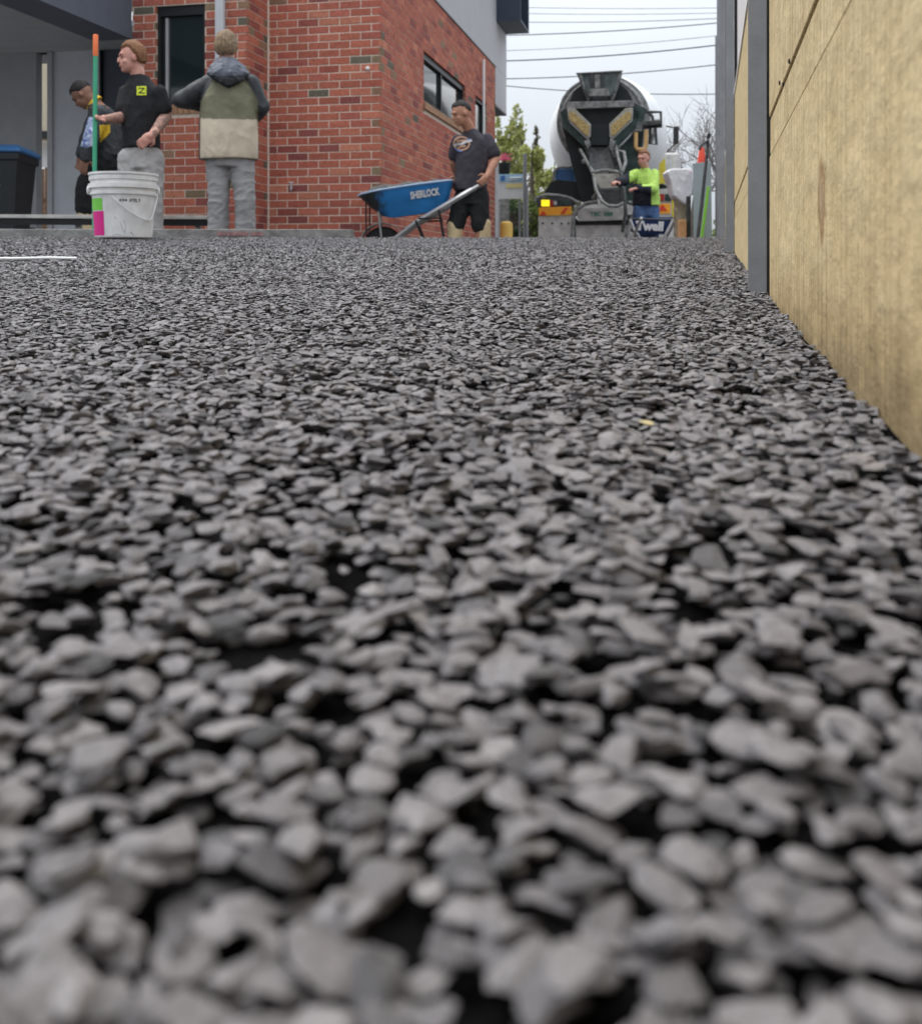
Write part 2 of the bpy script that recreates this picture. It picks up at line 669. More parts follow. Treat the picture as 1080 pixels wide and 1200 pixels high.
# street beyond the crest
mb = MB()
mb.hexa([Vector(q) for q in ((-60, 18.6, -0.2), (60, 18.6, -0.2), (60, 29, -0.2), (-60, 29, -0.2),
                             (-60, 18.6, -0.012), (60, 18.6, -0.012), (60, 29, -0.012), (-60, 29, -0.012))])
tag(mb.build('road', M['asphalt']), kind='structure')
mb = MB()
mb.box((0, 29.15, -0.02), (120, 0.3, 0.26))
tag(mb.build('kerb', M['kerb'], bevel=0.03), kind='structure')
mb = MB()
mb.box((0, 30.4, 0.04), (120, 2.2, 0.1))
tag(mb.build('footpath', M['concrete']), kind='structure')


# ------------------------------------------------------------------ gravel
def make_stone(seed):
    rs = np.random.RandomState(seed)
    bm = bmesh.new()
    bmesh.ops.create_icosphere(bm, subdivisions=3, radius=1.0)
    co = np.array([v.co[:] for v in bm.verts])
    planes = []
    for _ in range(8):
        n = rs.normal(size=3)
        n /= np.linalg.norm(n)
        planes.append((n, rs.uniform(0.34, 0.78)))
    for _ in range(3):
        for n, d in planes:
            over = co @ n - d
            k = over > 0
            co[k] -= np.outer(over[k], n) * 0.97
    asp = np.array([1.0, rs.uniform(0.55, 0.85), rs.uniform(0.22, 0.37)])
    co /= np.abs(co).max(axis=0)
    co *= asp
    off = rs.uniform(0, 50, 3)
    for i, v in enumerate(bm.verts):
        p = Vector(co[i])
        p *= 1 + 0.10 * mnoise.noise(p * 1.5 + Vector(off)) + 0.08 * mnoise.noise(p * 4.0 + Vector(off))
        v.co = p
    me = bpy.data.meshes.new('stone')
    bm.to_mesh(me)
    bm.free()
    me.polygons.foreach_set('use_smooth', [True] * len(me.polygons))
    me.set_sharp_from_angle(angle=R(22))
    me.materials.append(M['stone'])
    return me


NV = 20
STONES = [make_stone(100 + i) for i in range(NV)]


def fence_x(Y):
    return FX0 + FSL * Y


def hex_points(y0, y1, sp, jit, keep=1.0):
    out = []
    Y = y0
    row = 0
    while Y < y1:
        s = sp(Y)
        xl, xr = -0.62 * max(Y, 0) - 0.40, fence_x(Y) + 0.002
        n = int((xr - xl) / s)
        xx = xl + (np.arange(n) + 0.5 * (row % 2)) * s + RS.uniform(-jit, jit, n) * s
        yy = Y + RS.uniform(-jit, jit, n) * s
        k = RS.rand(n) < keep
        out.append(np.stack([xx[k], yy[k]], 1))
        Y += s * 0.87
        row += 1
    return np.concatenate(out)


CELL = 0.0020
HX0, HY0 = -2.3, -0.25
HM = np.zeros((int(3.2 / CELL), int(3.2 / CELL)), np.float32)      # [x, y] relief above the mean bed


def disc(r):
    n = max(1, int(round(r / CELL)))
    q = np.arange(-n, n + 1)
    xx, yy = np.meshgrid(q, q, indexing='ij')
    d2 = (xx ** 2 + yy ** 2) / (n + 0.35) ** 2
    return n, d2 <= 1.0, np.sqrt(np.clip(1 - d2, 0, 1)).astype(np.float32)


DISCS = {}
gpos, gscl, grot, gidx, glay = [], [], [], [], []
CHUNK = []


# small pits where the stones leave the shade-black base open
PITS = []
for _ in range(150):
    py_ = 0.30 + 2.4 * RS.rand() ** 1.2
    PITS.append((RS.uniform(-0.62 * py_ - 0.1, fence_x(py_)), py_, RS.uniform(0.0035, 0.0095)))
PITS += [(P(478, 458, 1).x * 0.85, 0.85, 0.013), (P(575, 411, 1).x * 1.15, 1.15, 0.016), (P(410, 690, 1).x * 0.37, 0.37, 0.013)]
PG = {}
for q in PITS:
    PG.setdefault((int(q[0] // 0.05), int(q[1] // 0.05)), []).append(q)


def in_pit(x, y):
    a, b = int(x // 0.05), int(y // 0.05)
    for i in (a - 1, a, a + 1):
        for j in (b - 1, b, b + 1):
            for qx, qy, r in PG.get((i, j), ()):
                if (x - qx) ** 2 + ((y - qy) * 0.8) ** 2 < r * r:
                    return True
    return False


def drop_layer(pts, layer, size_mu):
    pts = pts[RS.permutation(len(pts))]
    sz = np.clip(RS.lognormal(math.log(size_mu), 0.23, len(pts)), 0.003, 0.0092)
    ths = RS.uniform(0.85, 1.2, len(pts))
    for (x, y), s, th in zip(pts, sz, ths):
        if x > fence_x(y) - s * 0.45:
            continue
        key = int(round(s * 0.85 / CELL))
        if key not in DISCS:
            DISCS[key] = disc(key * CELL)
        n, mask, dome = DISCS[key]
        if in_pit(x, y):
            continue
        i, j = int((x - HX0) / CELL), int((y - HY0) / CELL)
        if i - n < 0 or j - n < 0 or i + n >= HM.shape[0] or j + n >= HM.shape[1]:
            continue
        win = HM[i - n:i + n + 1, j - n:j + n + 1]
        vals = win[mask]
        base = 0.62 * vals.mean() + 0.38 * vals.max()
        c = s * 0.30 * th
        z = base + c * 0.62
        np.maximum(win, np.where(mask, z + c * dome, -9), out=win)
        gpos.append((x, y, z))
        gscl.append((s, s, s * th))
        grot.append((RS.normal(0, 0.14), RS.normal(0, 0.14), RS.uniform(0, 6.283)))
        gidx.append(RS.randint(NV))
        glay.append(layer)


NEAR_END = 2.7
drop_layer(hex_points(-0.16, NEAR_END, lambda Y: 0.0110, 0.48, 0.60), 0, 0.0048)
HM[:] = np.minimum(HM, 0.0) + 0.0
for _k in range(len(gpos)):
    gpos[_k] = (gpos[_k][0], gpos[_k][1], gpos[_k][2] - 0.0032)
drop_layer(hex_points(-0.16, NEAR_END, lambda Y: 0.0100, 0.47, 0.84), 1, 0.0058)
drop_layer(hex_points(-0.16, NEAR_END, lambda Y: 0.0130, 0.5, 0.46), 2, 0.0056)
_z = np.array([p[2] for p in gpos])
_mean_top = float(np.mean(HM[200:1000, 100:1000]))
NEAR_N = len(gpos)
# farther off: one packed layer, the relief as noise
far = hex_points(NEAR_END, 8.2, lambda Y: 0.0098 * (1 + 0.06 * (Y - NEAR_END)), 0.48, 0.88)
far = far[[k for k in range(len(far)) if far[k][1] < crest(far[k][0]) + 0.9 and (far[k][1] - 0.25 * far[k][0] < 4.5 or RS.rand() < 0.5)]]
fs_ = np.clip(RS.lognormal(math.log(0.0063), 0.24, len(far)), 0.0035, 0.010) * np.interp(far[:, 1] - 0.25 * far[:, 0], [2.7, 4.2, 5.2], [1.0, 1.05, 0.8])
fz = RS.normal(-0.0042, 0.0022, len(far))
pos = np.array(gpos)
pos[:, 2] += np.array([gn(x, y) for x, y in pos[:, :2]]) - 0.0066
fpos = np.stack([far[:, 0], far[:, 1], np.array([gn(x, y) for x, y in far]) + fz], 1)
pos = np.concatenate([pos, fpos])
scl = np.concatenate([np.array(gscl), np.stack([fs_] * 3, 1)])
rot = np.concatenate([np.array(grot), np.stack([RS.normal(0, .3, len(far)), RS.normal(0, .3, len(far)), RS.uniform(0, 6.28, len(far))], 1)])
idx = np.concatenate([np.array(gidx), RS.randint(NV, size=len(far))])
lay = np.concatenate([np.array(glay), np.ones(len(far), int)])

# the 300 stones that show largest are parts of their own
px = CX + F * pos[:, 0] / np.maximum(pos[:, 1], 0.01)
py = HY - F * pos[:, 2] / np.maximum(pos[:, 1], 0.01)
vis = (pos[:, 1] > 0.1) & (px > 5) & (px < 1075) & (py > 400) & (py < 1195) & (lay >= 1)
score = np.where(vis, scl[:, 0] / np.maximum(pos[:, 1], 0.05) * np.where(lay == 2, 1.6, 1.0), 0)
single = np.argsort(-score)[:300]
for k in single:
    o = bpy.data.objects.new('stone', STONES[idx[k]])
    o.location = pos[k]
    o.rotation_euler = rot[k]
    o.scale = scl[k]
    o.parent = DRIVE
    COL.objects.link(o)
rest = np.ones(len(pos), bool)
rest[single] = False
pos, scl, rot, idx = pos[rest], scl[rest], rot[rest], idx[rest]
gme = bpy.data.meshes.new('gravel')
gme.from_pydata(pos.tolist(), [], [])
for nm, tp, arr, key in (('scl', 'FLOAT_VECTOR', scl, 'vector'), ('rot', 'FLOAT_VECTOR', rot, 'vector'), ('idx', 'INT', idx, 'value')):
    at = gme.attributes.new(nm, tp, 'POINT')
    at.data.foreach_set(key, np.asarray(arr, dtype=np.int32 if tp == 'INT' else np.float32).ravel())
gravel = link_mesh('gravel', gme, DRIVE)
gravel['kind'] = 'stuff'
gravel['label'] = 'crushed grey bluestone gravel spread over the driveway'
pool = bpy.data.collections.new('stone_pool')
for i, me in enumerate(STONES):
    o = bpy.data.objects.new('stone_shape_%02d' % i, me)
    pool.objects.link(o)
ng = bpy.data.node_groups.new('gravel_scatter', 'GeometryNodeTree')
ng.interface.new_socket('Geometry', in_out='INPUT', socket_type='NodeSocketGeometry')
ng.interface.new_socket('Geometry', in_out='OUTPUT', socket_type='NodeSocketGeometry')
gi, go = ng.nodes.new('NodeGroupInput'), ng.nodes.new('NodeGroupOutput')
iop = ng.nodes.new('GeometryNodeInstanceOnPoints')
cinf = ng.nodes.new('GeometryNodeCollectionInfo')
cinf.inputs['Collection'].default_value = pool
cinf.inputs['Separate Children'].default_value = True
cinf.inputs['Reset Children'].default_value = True


def named(nm, tp):
    a = ng.nodes.new('GeometryNodeInputNamedAttribute')
    a.data_type = tp
    a.inputs['Name'].default_value = nm
    return a.outputs['Attribute']


e2r = ng.nodes.new('FunctionNodeEulerToRotation')
ng.links.new(gi.outputs[0], iop.inputs['Points'])
ng.links.new(cinf.outputs[0], iop.inputs['Instance'])
iop.inputs['Pick Instance'].default_value = True
ng.links.new(named('idx', 'INT'), iop.inputs['Instance Index'])
ng.links.new(named('rot', 'FLOAT_VECTOR'), e2r.inputs[0])
ng.links.new(e2r.outputs[0], iop.inputs['Rotation'])
ng.links.new(named('scl', 'FLOAT_VECTOR'), iop.inputs['Scale'])
ng.links.new(iop.outputs[0], go.inputs[0])
gm = gravel.modifiers.new('scatter', 'NODES')
gm.node_group = ng
print('gravel stones', len(pos), 'near', NEAR_N)

# ------------------------------------------------------------------ timber wall along the boundary
FD = Vector((FSL, 1, 0)).normalized()
wall_root = thing('timber_fence', (FX0, 0, 0), 'yellow rough-sawn timber wall with grey steel posts beside the gravel', 'fence')
wall_root.rotation_euler = (0, 0, math.atan2(FD.y, FD.x))
SL = math.sqrt(1 + FSL * FSL)


def fboard(x0, x1, z0, z1, k, yo=0.0, m='pine', name='board', th=0.045):
    mb_ = MB()
    sh = 0.0 if k == 0 else 3.3 * k
    mb_.box(((x0 + x1) / 2 - sh, -th / 2 + yo, (z0 + z1) / 2), (x1 - x0, th, z1 - z0))
    o = link_mesh(name, mb_.mesh(name, M[m]), wall_root, (sh, 0, 0))
    b = o.modifiers.new('edge', 'BEVEL')
    b.width = 0.0022
    b.segments = 2
    return o


posts = [2.05, 4.70, 7.25, 9.9, 12.5]
ends = [-1.2] + posts
k = 0
for i in range(len(posts)):
    x0 = ends[i] * SL + (0.050 if i else 0)
    x1 = ends[i + 1] * SL - 0.085
    dz = 0.0 if i == 0 else 0.022
    fboard(x0, x1, -0.45, 0.2245 + dz, k, 0.0)
    k += 1
    fboard(x0 + 0.004, x1 - 0.002, 0.2270 + dz, 0.2955 + dz, k, -0.0014)
    k += 1
    fboard(x0 + 0.002, x1 - 0.004, 0.2990 + dz, 0.555, k, 0.0008)
    k += 1
    fboard(x0, x1 - 0.003, 0.558, 0.80, k, -0.001)
    k += 1
    fboard(x0, x1, 0.802, 0.818, k, 0.004, 'cap', 'cap_strip', 0.055)
    fboard(x0, x1, 0.82, 2.45, 50 + i, -0.012, 'sheet', 'fence_sheet', 0.012)
for i, yp in enumerate(posts):
    mb = MB()
    x = yp * SL
    pw = 0.037
    # C-section: web towards the viewer with two rolled lips, open to the far side
    mb.box((x + 0.003, pw / 2 + 0.0005, 1.1), (0.006, pw - 0.001, 3.6))
    mb.box((x + 0.024, pw - 0.0065, 1.1), (0.044, 0.005, 3.6))
    o = link_mesh('post', mb.mesh('post', M['galv']), wall_root)
    b = o.modifiers.new('edge', 'BEVEL')
    b.width = 0.0012
    b.segments = 2
    # added black strip standing in for shade in the slot beside the post
    mb = MB()
    mb.box((x + 0.010, -0.0125, 0.9), (0.010, 0.024, 2.6))
    link_mesh('gap_shade_strip', mb.mesh('gap_shade_strip', M['rubber']), wall_root)
for xx, zz in ((1.4625, 0.303), (1.58, 0.292), (1.66, 0.309), (1.2, 0.45)):
    mb = MB()
    mb.lathe((xx * SL, 0.0005, zz), (0, 1, 0), [(0.0038, 0), (0.0038, 0.0022), (0.001, 0.003)], 10)
    link_mesh('nail', mb.mesh('nail', M['rubber']), wall_root)

# ------------------------------------------------------------------ the brick house
U = Vector((260 / F, 1, 0)).normalized()          # along the driveway, away from the camera
V = Vector((-U.y, U.x, 0))                        # along the front, to the left
NF = -U                                           # front walls face this way
NS = -V                                           # the side wall faces the driveway
C0 = Vector((-0.8525, 11.0, 0))
P1 = C0 + V * 1.300
P2 = P1 - U * 0.544
P3 = P2 + V * 1.329
HTOP = 3.555
house = thing('brick_house', C0, 'red brick house with pale grey upper storey beside the driveway', 'house')
PAL = [(0.40, 0.125, 0.080), (0.385, 0.120, 0.078), (0.375, 0.115, 0.076), (0.405, 0.130, 0.083), (0.39, 0.122, 0.080), (0.38, 0.118, 0.077), (0.35, 0.10, 0.070), (0.43, 0.15, 0.096), (0.38, 0.115, 0.08), (0.29, 0.085, 0.067),
       (0.24, 0.075, 0.064), (0.44, 0.17, 0.108), (0.40, 0.13, 0.086), (0.36, 0.112, 0.08)]
OLIVE = [(0.21, 0.150, 0.092), (0.26, 0.155, 0.098), (0.13, 0.115, 0.085)]
BL, BH, MJ, RH = 0.230, 0.076, 0.010, 0.086


def tint(header=False, corner=False):
    if header and random.random() < 0.55:
        c = random.choice(OLIVE)
    elif random.random() < 0.02:
        c = random.choice(OLIVE)
    else:
        c = random.choice(PAL)
    q = random.uniform(0.88, 1.14)
    return tuple(v * q for v in c)


def lay_bricks(length, z0, z1, holes, first_half_on_even):
    out = []
    row = 0
    z = z0
    while z + BH <= z1 + 1e-6:
        half = (row % 2 == 0) == first_half_on_even
        x = 0.0
        first = True
        while x < length - 0.02:
            ln = 0.110 if (first and half) else BL
            a, b = x, min(x + ln, length)
            segs = [(a, b)]
            for hx0, hx1, hz0, hz1 in holes:
                if z + BH > hz0 + 0.01 and z < hz1 - 0.01:
                    ns = []
                    for s, e in segs:
                        if e <= hx0 or s >= hx1:
                            ns.append((s, e))
                        else:
                            if s < hx0 - 0.02:
                                ns.append((s, hx0))
                            if e > hx1 + 0.02:
                                ns.append((hx1, e))
                    segs = ns
            for s, e in segs:
                if e - s > 0.015:
                    out.append((s, e, z, first and half))
            x += ln + MJ
            first = False
        z += RH
        row += 1
    return out


BMESH = {}


def brick_mesh(wd):
    key = int(round(wd * 1000))
    if key not in BMESH:
        mb_ = MB()
        mb_.box((0, -0.02, 0), (key / 1000.0, 0.04, BH))
        me = mb_.mesh('brick', M['brick_o'])
        bm = bmesh.new()
        bm.from_mesh(me)
        ed = [e for e in bm.edges if all(v.co.y > -0.001 for v in e.verts)]
        bmesh.ops.bevel(bm, geom=ed, offset=0.004, segments=1, affect='EDGES')
        bm.to_mesh(me)
        bm.free()
        BMESH[key] = me
    return BMESH[key]


def wall_core(name, org, d, n, length, z0, z1, holes, th=0.11):
    mb_ = MB()
    cuts = sorted(set([0, length] + [h[0] for h in holes] + [h[1] for h in holes]))

    def slab(xa, xb, za, zb):
        a = org + d * xa - n * 0.0042
        b = org + d * xb - n * 0.0042
        mb_.hexa([a + Vector((0, 0, za)), b + Vector((0, 0, za)), b - n * th + Vector((0, 0, za)), a - n * th + Vector((0, 0, za)),
                  a + Vector((0, 0, zb)), b + Vector((0, 0, zb)), b - n * th + Vector((0, 0, zb)), a - n * th + Vector((0, 0, zb))])
    for xa, xb in zip(cuts[:-1], cuts[1:]):
        hh = [h for h in holes if h[0] <= xa + 1e-6 and h[1] >= xb - 1e-6]
        zz = z0
        for h in sorted(hh, key=lambda q: q[2]):
            if h[2] > zz:
                slab(xa, xb, zz, h[2])
            zz = h[3]
        if zz < z1:
            slab(xa, xb, zz, z1)
    return mb_.build(name, M['mortar'], house)


def joined_bricks(name, items, parent):
    mb_ = MB()
    cols = []
    for org, d, n, s, e, z in items:
        a, b = org + d * s, org + d * e
        o1, o2 = n * random.uniform(-0.001, 0.0015), -n * 0.03
        mb_.hexa([a + o1 + Vector((0, 0, z)), b + o1 + Vector((0, 0, z)), b + o2 + Vector((0, 0, z)), a + o2 + Vector((0, 0, z)),
                  a + o1 + Vector((0, 0, z + BH)), b + o1 + Vector((0, 0, z + BH)), b + o2 + Vector((0, 0, z + BH)), a + o2 + Vector((0, 0, z + BH))])
        cols += [tint(e - s < 0.12)] * 6
    o = mb_.build(name, M['brick_a'], parent)
    at = o.data.attributes.new('tint', 'FLOAT_COLOR', 'FACE')
    at.data.foreach_set('color', np.array([(*c, 1) for c in cols], np.float32).ravel())
    return o


def wx(px_, org, d):
    """distance along a wall (from org, direction d) of the photo column px_"""
    kx = (px_ - CX) / F
    return (kx * org.y - org.x) / (d.x - kx * d.y)


WA = (wx(240, P2, V), wx(183, P2, V), 1.80, 2.86)
WC1 = (1.835, 4.33, 2.14, 2.785)
WC2 = (5.09, 6.02, 0.95, 2.785)
LC = 6.80
walls = {}
Z0 = -0.06
walls['B'] = wall_core('wall', C0 + V * 0.014, V, NF, 1.286, Z0, HTOP, [])
walls['A'] = wall_core('wall', P2 + V * 0.014, V, NF, 1.315, Z0, HTOP, [(WA[0] - 0.014, WA[1] - 0.014, WA[2], WA[3])])
walls['R'] = wall_core('wall', P1, -U, NS, 0.53, Z0, HTOP, [])
walls['C'] = wall_core('wall', C0 + U * 0.014, U, NS, LC - 0.014, Z0, HTOP, [(q[0] - 0.014, q[1] - 0.014, q[2], q[3]) for q in (WC1, WC2)])
cand = []
for s, e, z, hd in lay_bricks(1.300, Z0 + 0.005, HTOP, [], False):
    cand.append(('B', C0, V, NF, s, e, z, hd))
for s, e, z, hd in lay_bricks(1.329, Z0 + 0.005, HTOP, [(WA[0], WA[1], WA[2] - 0.11, WA[3])], False):
    cand.append(('A', P2, V, NF, s, e, z, hd))
restb = []
singles = []
for c in cand:
    zc = c[6]
    mid = c[1] + c[2] * (c[4] + c[5]) / 2
    pxx, pyy = CX + F * mid.x / mid.y, HY - F * zc / mid.y
    hidden = pyy < -2 or pyy > 268 or (c[0] == 'A' and (150 < pxx < 192 and pyy > 95 and pxx < 185 or 232 < pxx < 292 and pyy > 95))
    if hidden or c[5] - c[4] < 0.03:
        restb.append(c)
    else:
        singles.append(c)
singles.sort(key=lambda c: (c[0] != 'B', -(c[5] - c[4])))
restb += singles[300:]
singles = singles[:300]
for w_, org, d, n, s, e, z, hd in singles:
    o = bpy.data.objects.new('brick', brick_mesh(e - s))
    COL.objects.link(o)
    o.parent = walls[w_]
    mid = org + d * (s + e) / 2 + Vector((0, 0, z + BH / 2)) - C0 + n * random.uniform(-0.001, 0.0018)
    rotm = Matrix((d, n, Vector((0, 0, 1)))).transposed()
    o.matrix_local = Matrix.Translation(mid) @ rotm.to_4x4()
    o.color = (*tint(hd), 1)
for key in ('A', 'B'):
    it = [(c[1], c[2], c[3], c[4], c[5], c[6]) for c in restb if c[0] == key]
    if it:
        joined_bricks('brickwork', it, walls[key])['kind'] = 'stuff'
joined_bricks('brickwork', [(C0, U, NS, s, e, z) for s, e, z, hd in
                            lay_bricks(LC, Z0 + 0.005, HTOP, [(WC1[0], WC1[1], WC1[2] - 0.09, WC1[3]), WC2], True)], walls['C'])['kind'] = 'stuff'
joined_bricks('brickwork', [(P1, -U, NS, s, e, z) for s, e, z, hd in lay_bricks(0.544, Z0 + 0.005, HTOP, [], True)], walls['R'])['kind'] = 'stuff'


def zc_(v, z):
    return Vector((v.x, v.y, z))


def wbox(mb_, org, d, n, x0, x1, n0, n1, z0, z1, mi=0):
    """box on a wall: along x0..x1, out along the normal n0..n1, height z0..z1"""
    a, b = org + d * x0, org + d * x1
    return mb_.hexa([zc_(a + n * n0, z0), zc_(b + n * n0, z0), zc_(b + n * n1, z0), zc_(a + n * n1, z0),
                     zc_(a + n * n0, z1), zc_(b + n * n0, z1), zc_(b + n * n1, z1), zc_(a + n * n1, z1)], mi)


def window(org, d, n, W, fr=0.05, dep=0.075, mull=(), glass='glass', head=0.0):
    x0, x1, z0, z1 = W
    mb_ = MB()
    e = 0.002
    wbox(mb_, org, d, n, x0 + e, x0 + fr, -dep - 0.04, -dep + 0.04, z0 + e, z1 - e)
    wbox(mb_, org, d, n, x1 - fr, x1 - e, -dep - 0.04, -dep + 0.04, z0 + e, z1 - e)
    wbox(mb_, org, d, n, x0 + fr, x1 - fr, -dep - 0.04, -dep + 0.04, z0 + e, z0 + fr)
    wbox(mb_, org, d, n, x0 + fr, x1 - fr, -dep - 0.04, -dep + 0.04, z1 - fr - head, z1 - e)
    for q in mull:
        wbox(mb_, org, d, n, q - 0.025, q + 0.025, -dep - 0.03, -dep + 0.03, z0 + fr, z1 - fr - head)
    f = mb_.build('window', M['frame'], house)
    mb_ = MB()
    wbox(mb_, org, d, n, x0 + fr - 0.01, x1 - fr + 0.01, -dep - 0.012, -dep - 0.004, z0 + fr - 0.01, z1 - fr + 0.01)
    mb_.build('pane', M[glass], f)
    return f


fA = window(P2, V, NF, WA, 0.035, 0.07, head=0.07)
mb = MB()
wbox(mb, P2, V, NF, WA[1] - 0.115, WA[1] - 0.085, -0.075, -0.045, WA[2] + 0.04, WA[3] - 0.12)
mb.build('sash_stile', M['alu'], fA)
fC = window(C0, U, NS, WC1, 0.05, 0.07, mull=(2.95,), glass='glass2', head=0.03)
window(C0, U, NS, WC2, 0.05, 0.07, glass='glass')
# rowlock sills: bricks on edge
for i in range(9):
    x0 = WA[0] - 0.02 + i * 0.067
    mb = MB()
    a = []
    wbox(mb, P2, V, NF, x0, x0 + 0.06, -0.06, 0.012, WA[2] - 0.105, WA[2] - 0.002)
    o = mb.build('sill_brick', M['sillbrick'], fA, bevel=0.003)
mb = MB()
wbox(mb, C0, U, NS, WC1[0] - 0.03, WC1[1] + 0.03, -0.06, 0.03, WC1[2] - 0.088, WC1[2] - 0.002)
mb.build('sill', M['sillbrick'], fC, bevel=0.004)

# upper storey: pale render, cantilevered past the end of the brickwork
mb = MB()
wbox(mb, C0, U, NS, -0.02, 7.94, -4.2, 0.004, HTOP + 0.02, 6.6)
wbox(mb, C0, U, NS, LC + 0.012, 7.94, -4.2, 0.002, 2.92, HTOP + 0.018)
up = mb.build('cladding', M['clad'], house)
mb = MB()
wbox(mb, C0, U, NS, -0.05, LC + 0.01, -0.15, 0.014, HTOP + 0.001, HTOP + 0.018)
mb.build('flashing', M['darkmetal'], house)
mb = MB()
wbox(mb, C0, U, NS, LC + 0.02, 7.95, -4.2, 0.006, 2.885, 2.918)
mb.build('soffit', M['darkmetal'], house)
# projecting window shroud of dark steel
mb = MB()
z0, z1 = 4.36, 6.2
for q in ((6.90, 6.93, z0, z1), (7.84, 7.87, z0, z1), (6.93, 7.84, z0, z0 + 0.03), (6.93, 7.84, z1 - 0.03, z1)):
    wbox(mb, C0, U, NS, q[0], q[1], 0.006, 0.43, q[2], q[3])
hood = mb.build('window_shroud', M['navy'], house)
mb = MB()
wbox(mb, C0, U, NS, 6.935, 7.835, 0.008, 0.03, z0 + 0.032, z1 - 0.032)
mb.build('pane', M['glass'], hood)
# rear and far walls so that the block is closed
mb = MB()
wbox(mb, C0, U, NS, LC - 0.12, LC, -4.2, -0.12, Z0, 2.88)
mb.build('rear_wall', M['mortar'], house)

# downpipes
mb = MB()
xd = wx(260, P2, V)
wbox(mb, P2, V, NF, xd - 0.047, xd + 0.047, 0.012, 0.075, 0.0, 3.5)
o = mb.build('downpipe', M['pipe'], house, bevel=0.008)
mb = MB()
wbox(mb, P2, V, NF, xd - 0.055, xd + 0.055, 0.002, 0.079, 1.2, 1.225)
mb.build('bracket', M['pipe'], o)
mb = MB()
xs_ = wx(563, C0, U)
pa = C0 + U * xs_ + NS * 0.05
mb.tube([zc_(pa, 0.0), zc_(pa, 3.42)], 0.022, 10)
mb.build('vent_pipe', M['white'], house, smooth=40)
mb = MB()
pc = P(581, 320, 17.9)
mb.box((pc.x, pc.y, 0.98), (0.085, 0.085, 1.96))
mb.build('corner_post', M['pipe'], house, bevel=0.006)
# garden tap and a small outlet on the brick face
mb = MB()
tp = C0 + V * wx(343, C0, V)
tp = zc_(tp, (HY - 220) / F * tp.y)
mb.tube([tp, tp + NF * 0.06], 0.011, 8)
mb.tube([tp + NF * 0.055 + Vector((0, 0, 0.055)), tp + NF * 0.055 + Vector((0, 0, -0.03))], 0.013, 8)
mb.tube([tp + NF * 0.055 + Vector((-0.03, 0, 0.055)), tp + NF * 0.055 + Vector((0.03, 0, 0.055))], 0.006, 6)
mb.build('garden_tap', M['alu'], house, smooth=40)
mb = MB()
tp = C0 + V * wx(431, C0, V)
tp = zc_(tp, (HY - 80) / F * tp.y)
mb.lathe(tp, NF, [(0.022, 0), (0.022, 0.02), (0.012, 0.03)], 12)
mb.build('wall_outlet', M['white'], house, smooth=40)
# pale sealant joint in the inner corner
mb = MB()
mb.box(zc_(P1 + NF * 0.008 + NS * 0.008, 1.75), (0.018, 0.018, 3.5))
mb.build('corner_joint', M['mortar'], house)

# carport: beam, lining, rear walls
mb = MB()
B0 = P3 + NF * 0.012
wbox(mb, B0, V, NF, 0.0, 0.45, 0.0, 3.7, 2.52, 3.5)
mb.build('carport_beam', M['slate'], house)
mb = MB()
wbox(mb, P3, V, NF, 0.452, 6.5, -1.9, 3.7, 2.74, 2.80)
wbox(mb, P3, V, NF, -0.02, 0.452, -1.9, 0.008, 2.66, 2.72)
mb.build('carport_lining', M['ceiling'], house)
BW = P3 + U * 1.3


def bw(px_):
    return wx(px_, BW, V)


mb = MB()
wbox(mb, BW, V, NF, bw(119), bw(56.5), -0.1, 0.0, 0.0, 2.74)
mb.build('rear_wall', M['porchwall'], house)
mb = MB()
wbox(mb, BW, V, NF, bw(63), bw(57.5), 0.001, 0.04, 0.2, 2.73)
mb.build('door_jamb', M['pipe'], house)
mb = MB()
wbox(mb, BW, V, NF, -0.3, bw(119.5), -0.06, -0.02, 0.0, 2.74)
mb.build('side_door', M['slate'], house)
mb = MB()
wbox(mb, BW, V, NF, bw(120), bw(118), -0.02, 0.03, 0.2, 2.73)
mb.build('door_frame', M['frame'], house)
mb = MB()
wbox(mb, BW, V, NF, bw(43.5), 6.5, -0.1, 0.02, 0.0, 2.74)
wbox(mb, BW, V, NF, bw(56), bw(43.8), -0.1, 0.0, (HY - 62) / F * 13.0, 2.74)
mb.build('rear_wall', M['darkwall'], house)
mb = MB()
wbox(mb, P3, V, NF, -0.95, 6.5, 0.014, 2.1, -0.1, 0.25)
wbox(mb, P3, V, NF, 0.02, 6.5, -1.5, 0.012, -0.1, 0.249)
mb.build('porch_slab', M['concrete'], house, bevel=0.01)

# what shows through the gap at the back of the carport
nb = thing('neighbour_house', P(49, 320, 19) + Vector((0, 0, 0)), 'cream house wall seen through the carport doorway', 'house')
M['cream'] = mat('cream_weatherboard', (0.56, 0.49, 0.36), 0.8, var=0.05)
c = P(49, 320, 19)
mb = MB()
mb.box((c.x, c.y + 0.1, (HY - 100) / F * 19 + 0.3), (3.0, 0.2, 2.6))
mb.build('wall', M['cream'], nb)
mb = MB()
mb.box((c.x, c.y - 0.05, (HY - 158) / F * 19), (3.0, 0.06, 0.13))
mb.build('gutter', M['frame'], nb)
mb = MB()
mb.box((c.x, c.y + 0.3, (HY - 178) / F * 19), (3.0, 0.05, 0.5))
mb.build('veranda_screen', M['white'], nb)
mb = MB()
mb.box((c.x, c.y + 0.1, 0.3), (3.0, 0.2, 0.6))
mb.build('base_wall', M['sillbrick'], nb)
pf = thing('paling_fence', P(49, 320, 15.5), 'brown paling fence seen through the carport doorway', 'fence')
c = P(49, 320, 15.5)
M['brownpale'] = mat('brown_paling', (0.30, 0.17, 0.10), 0.85, var=0.25, scale=12)
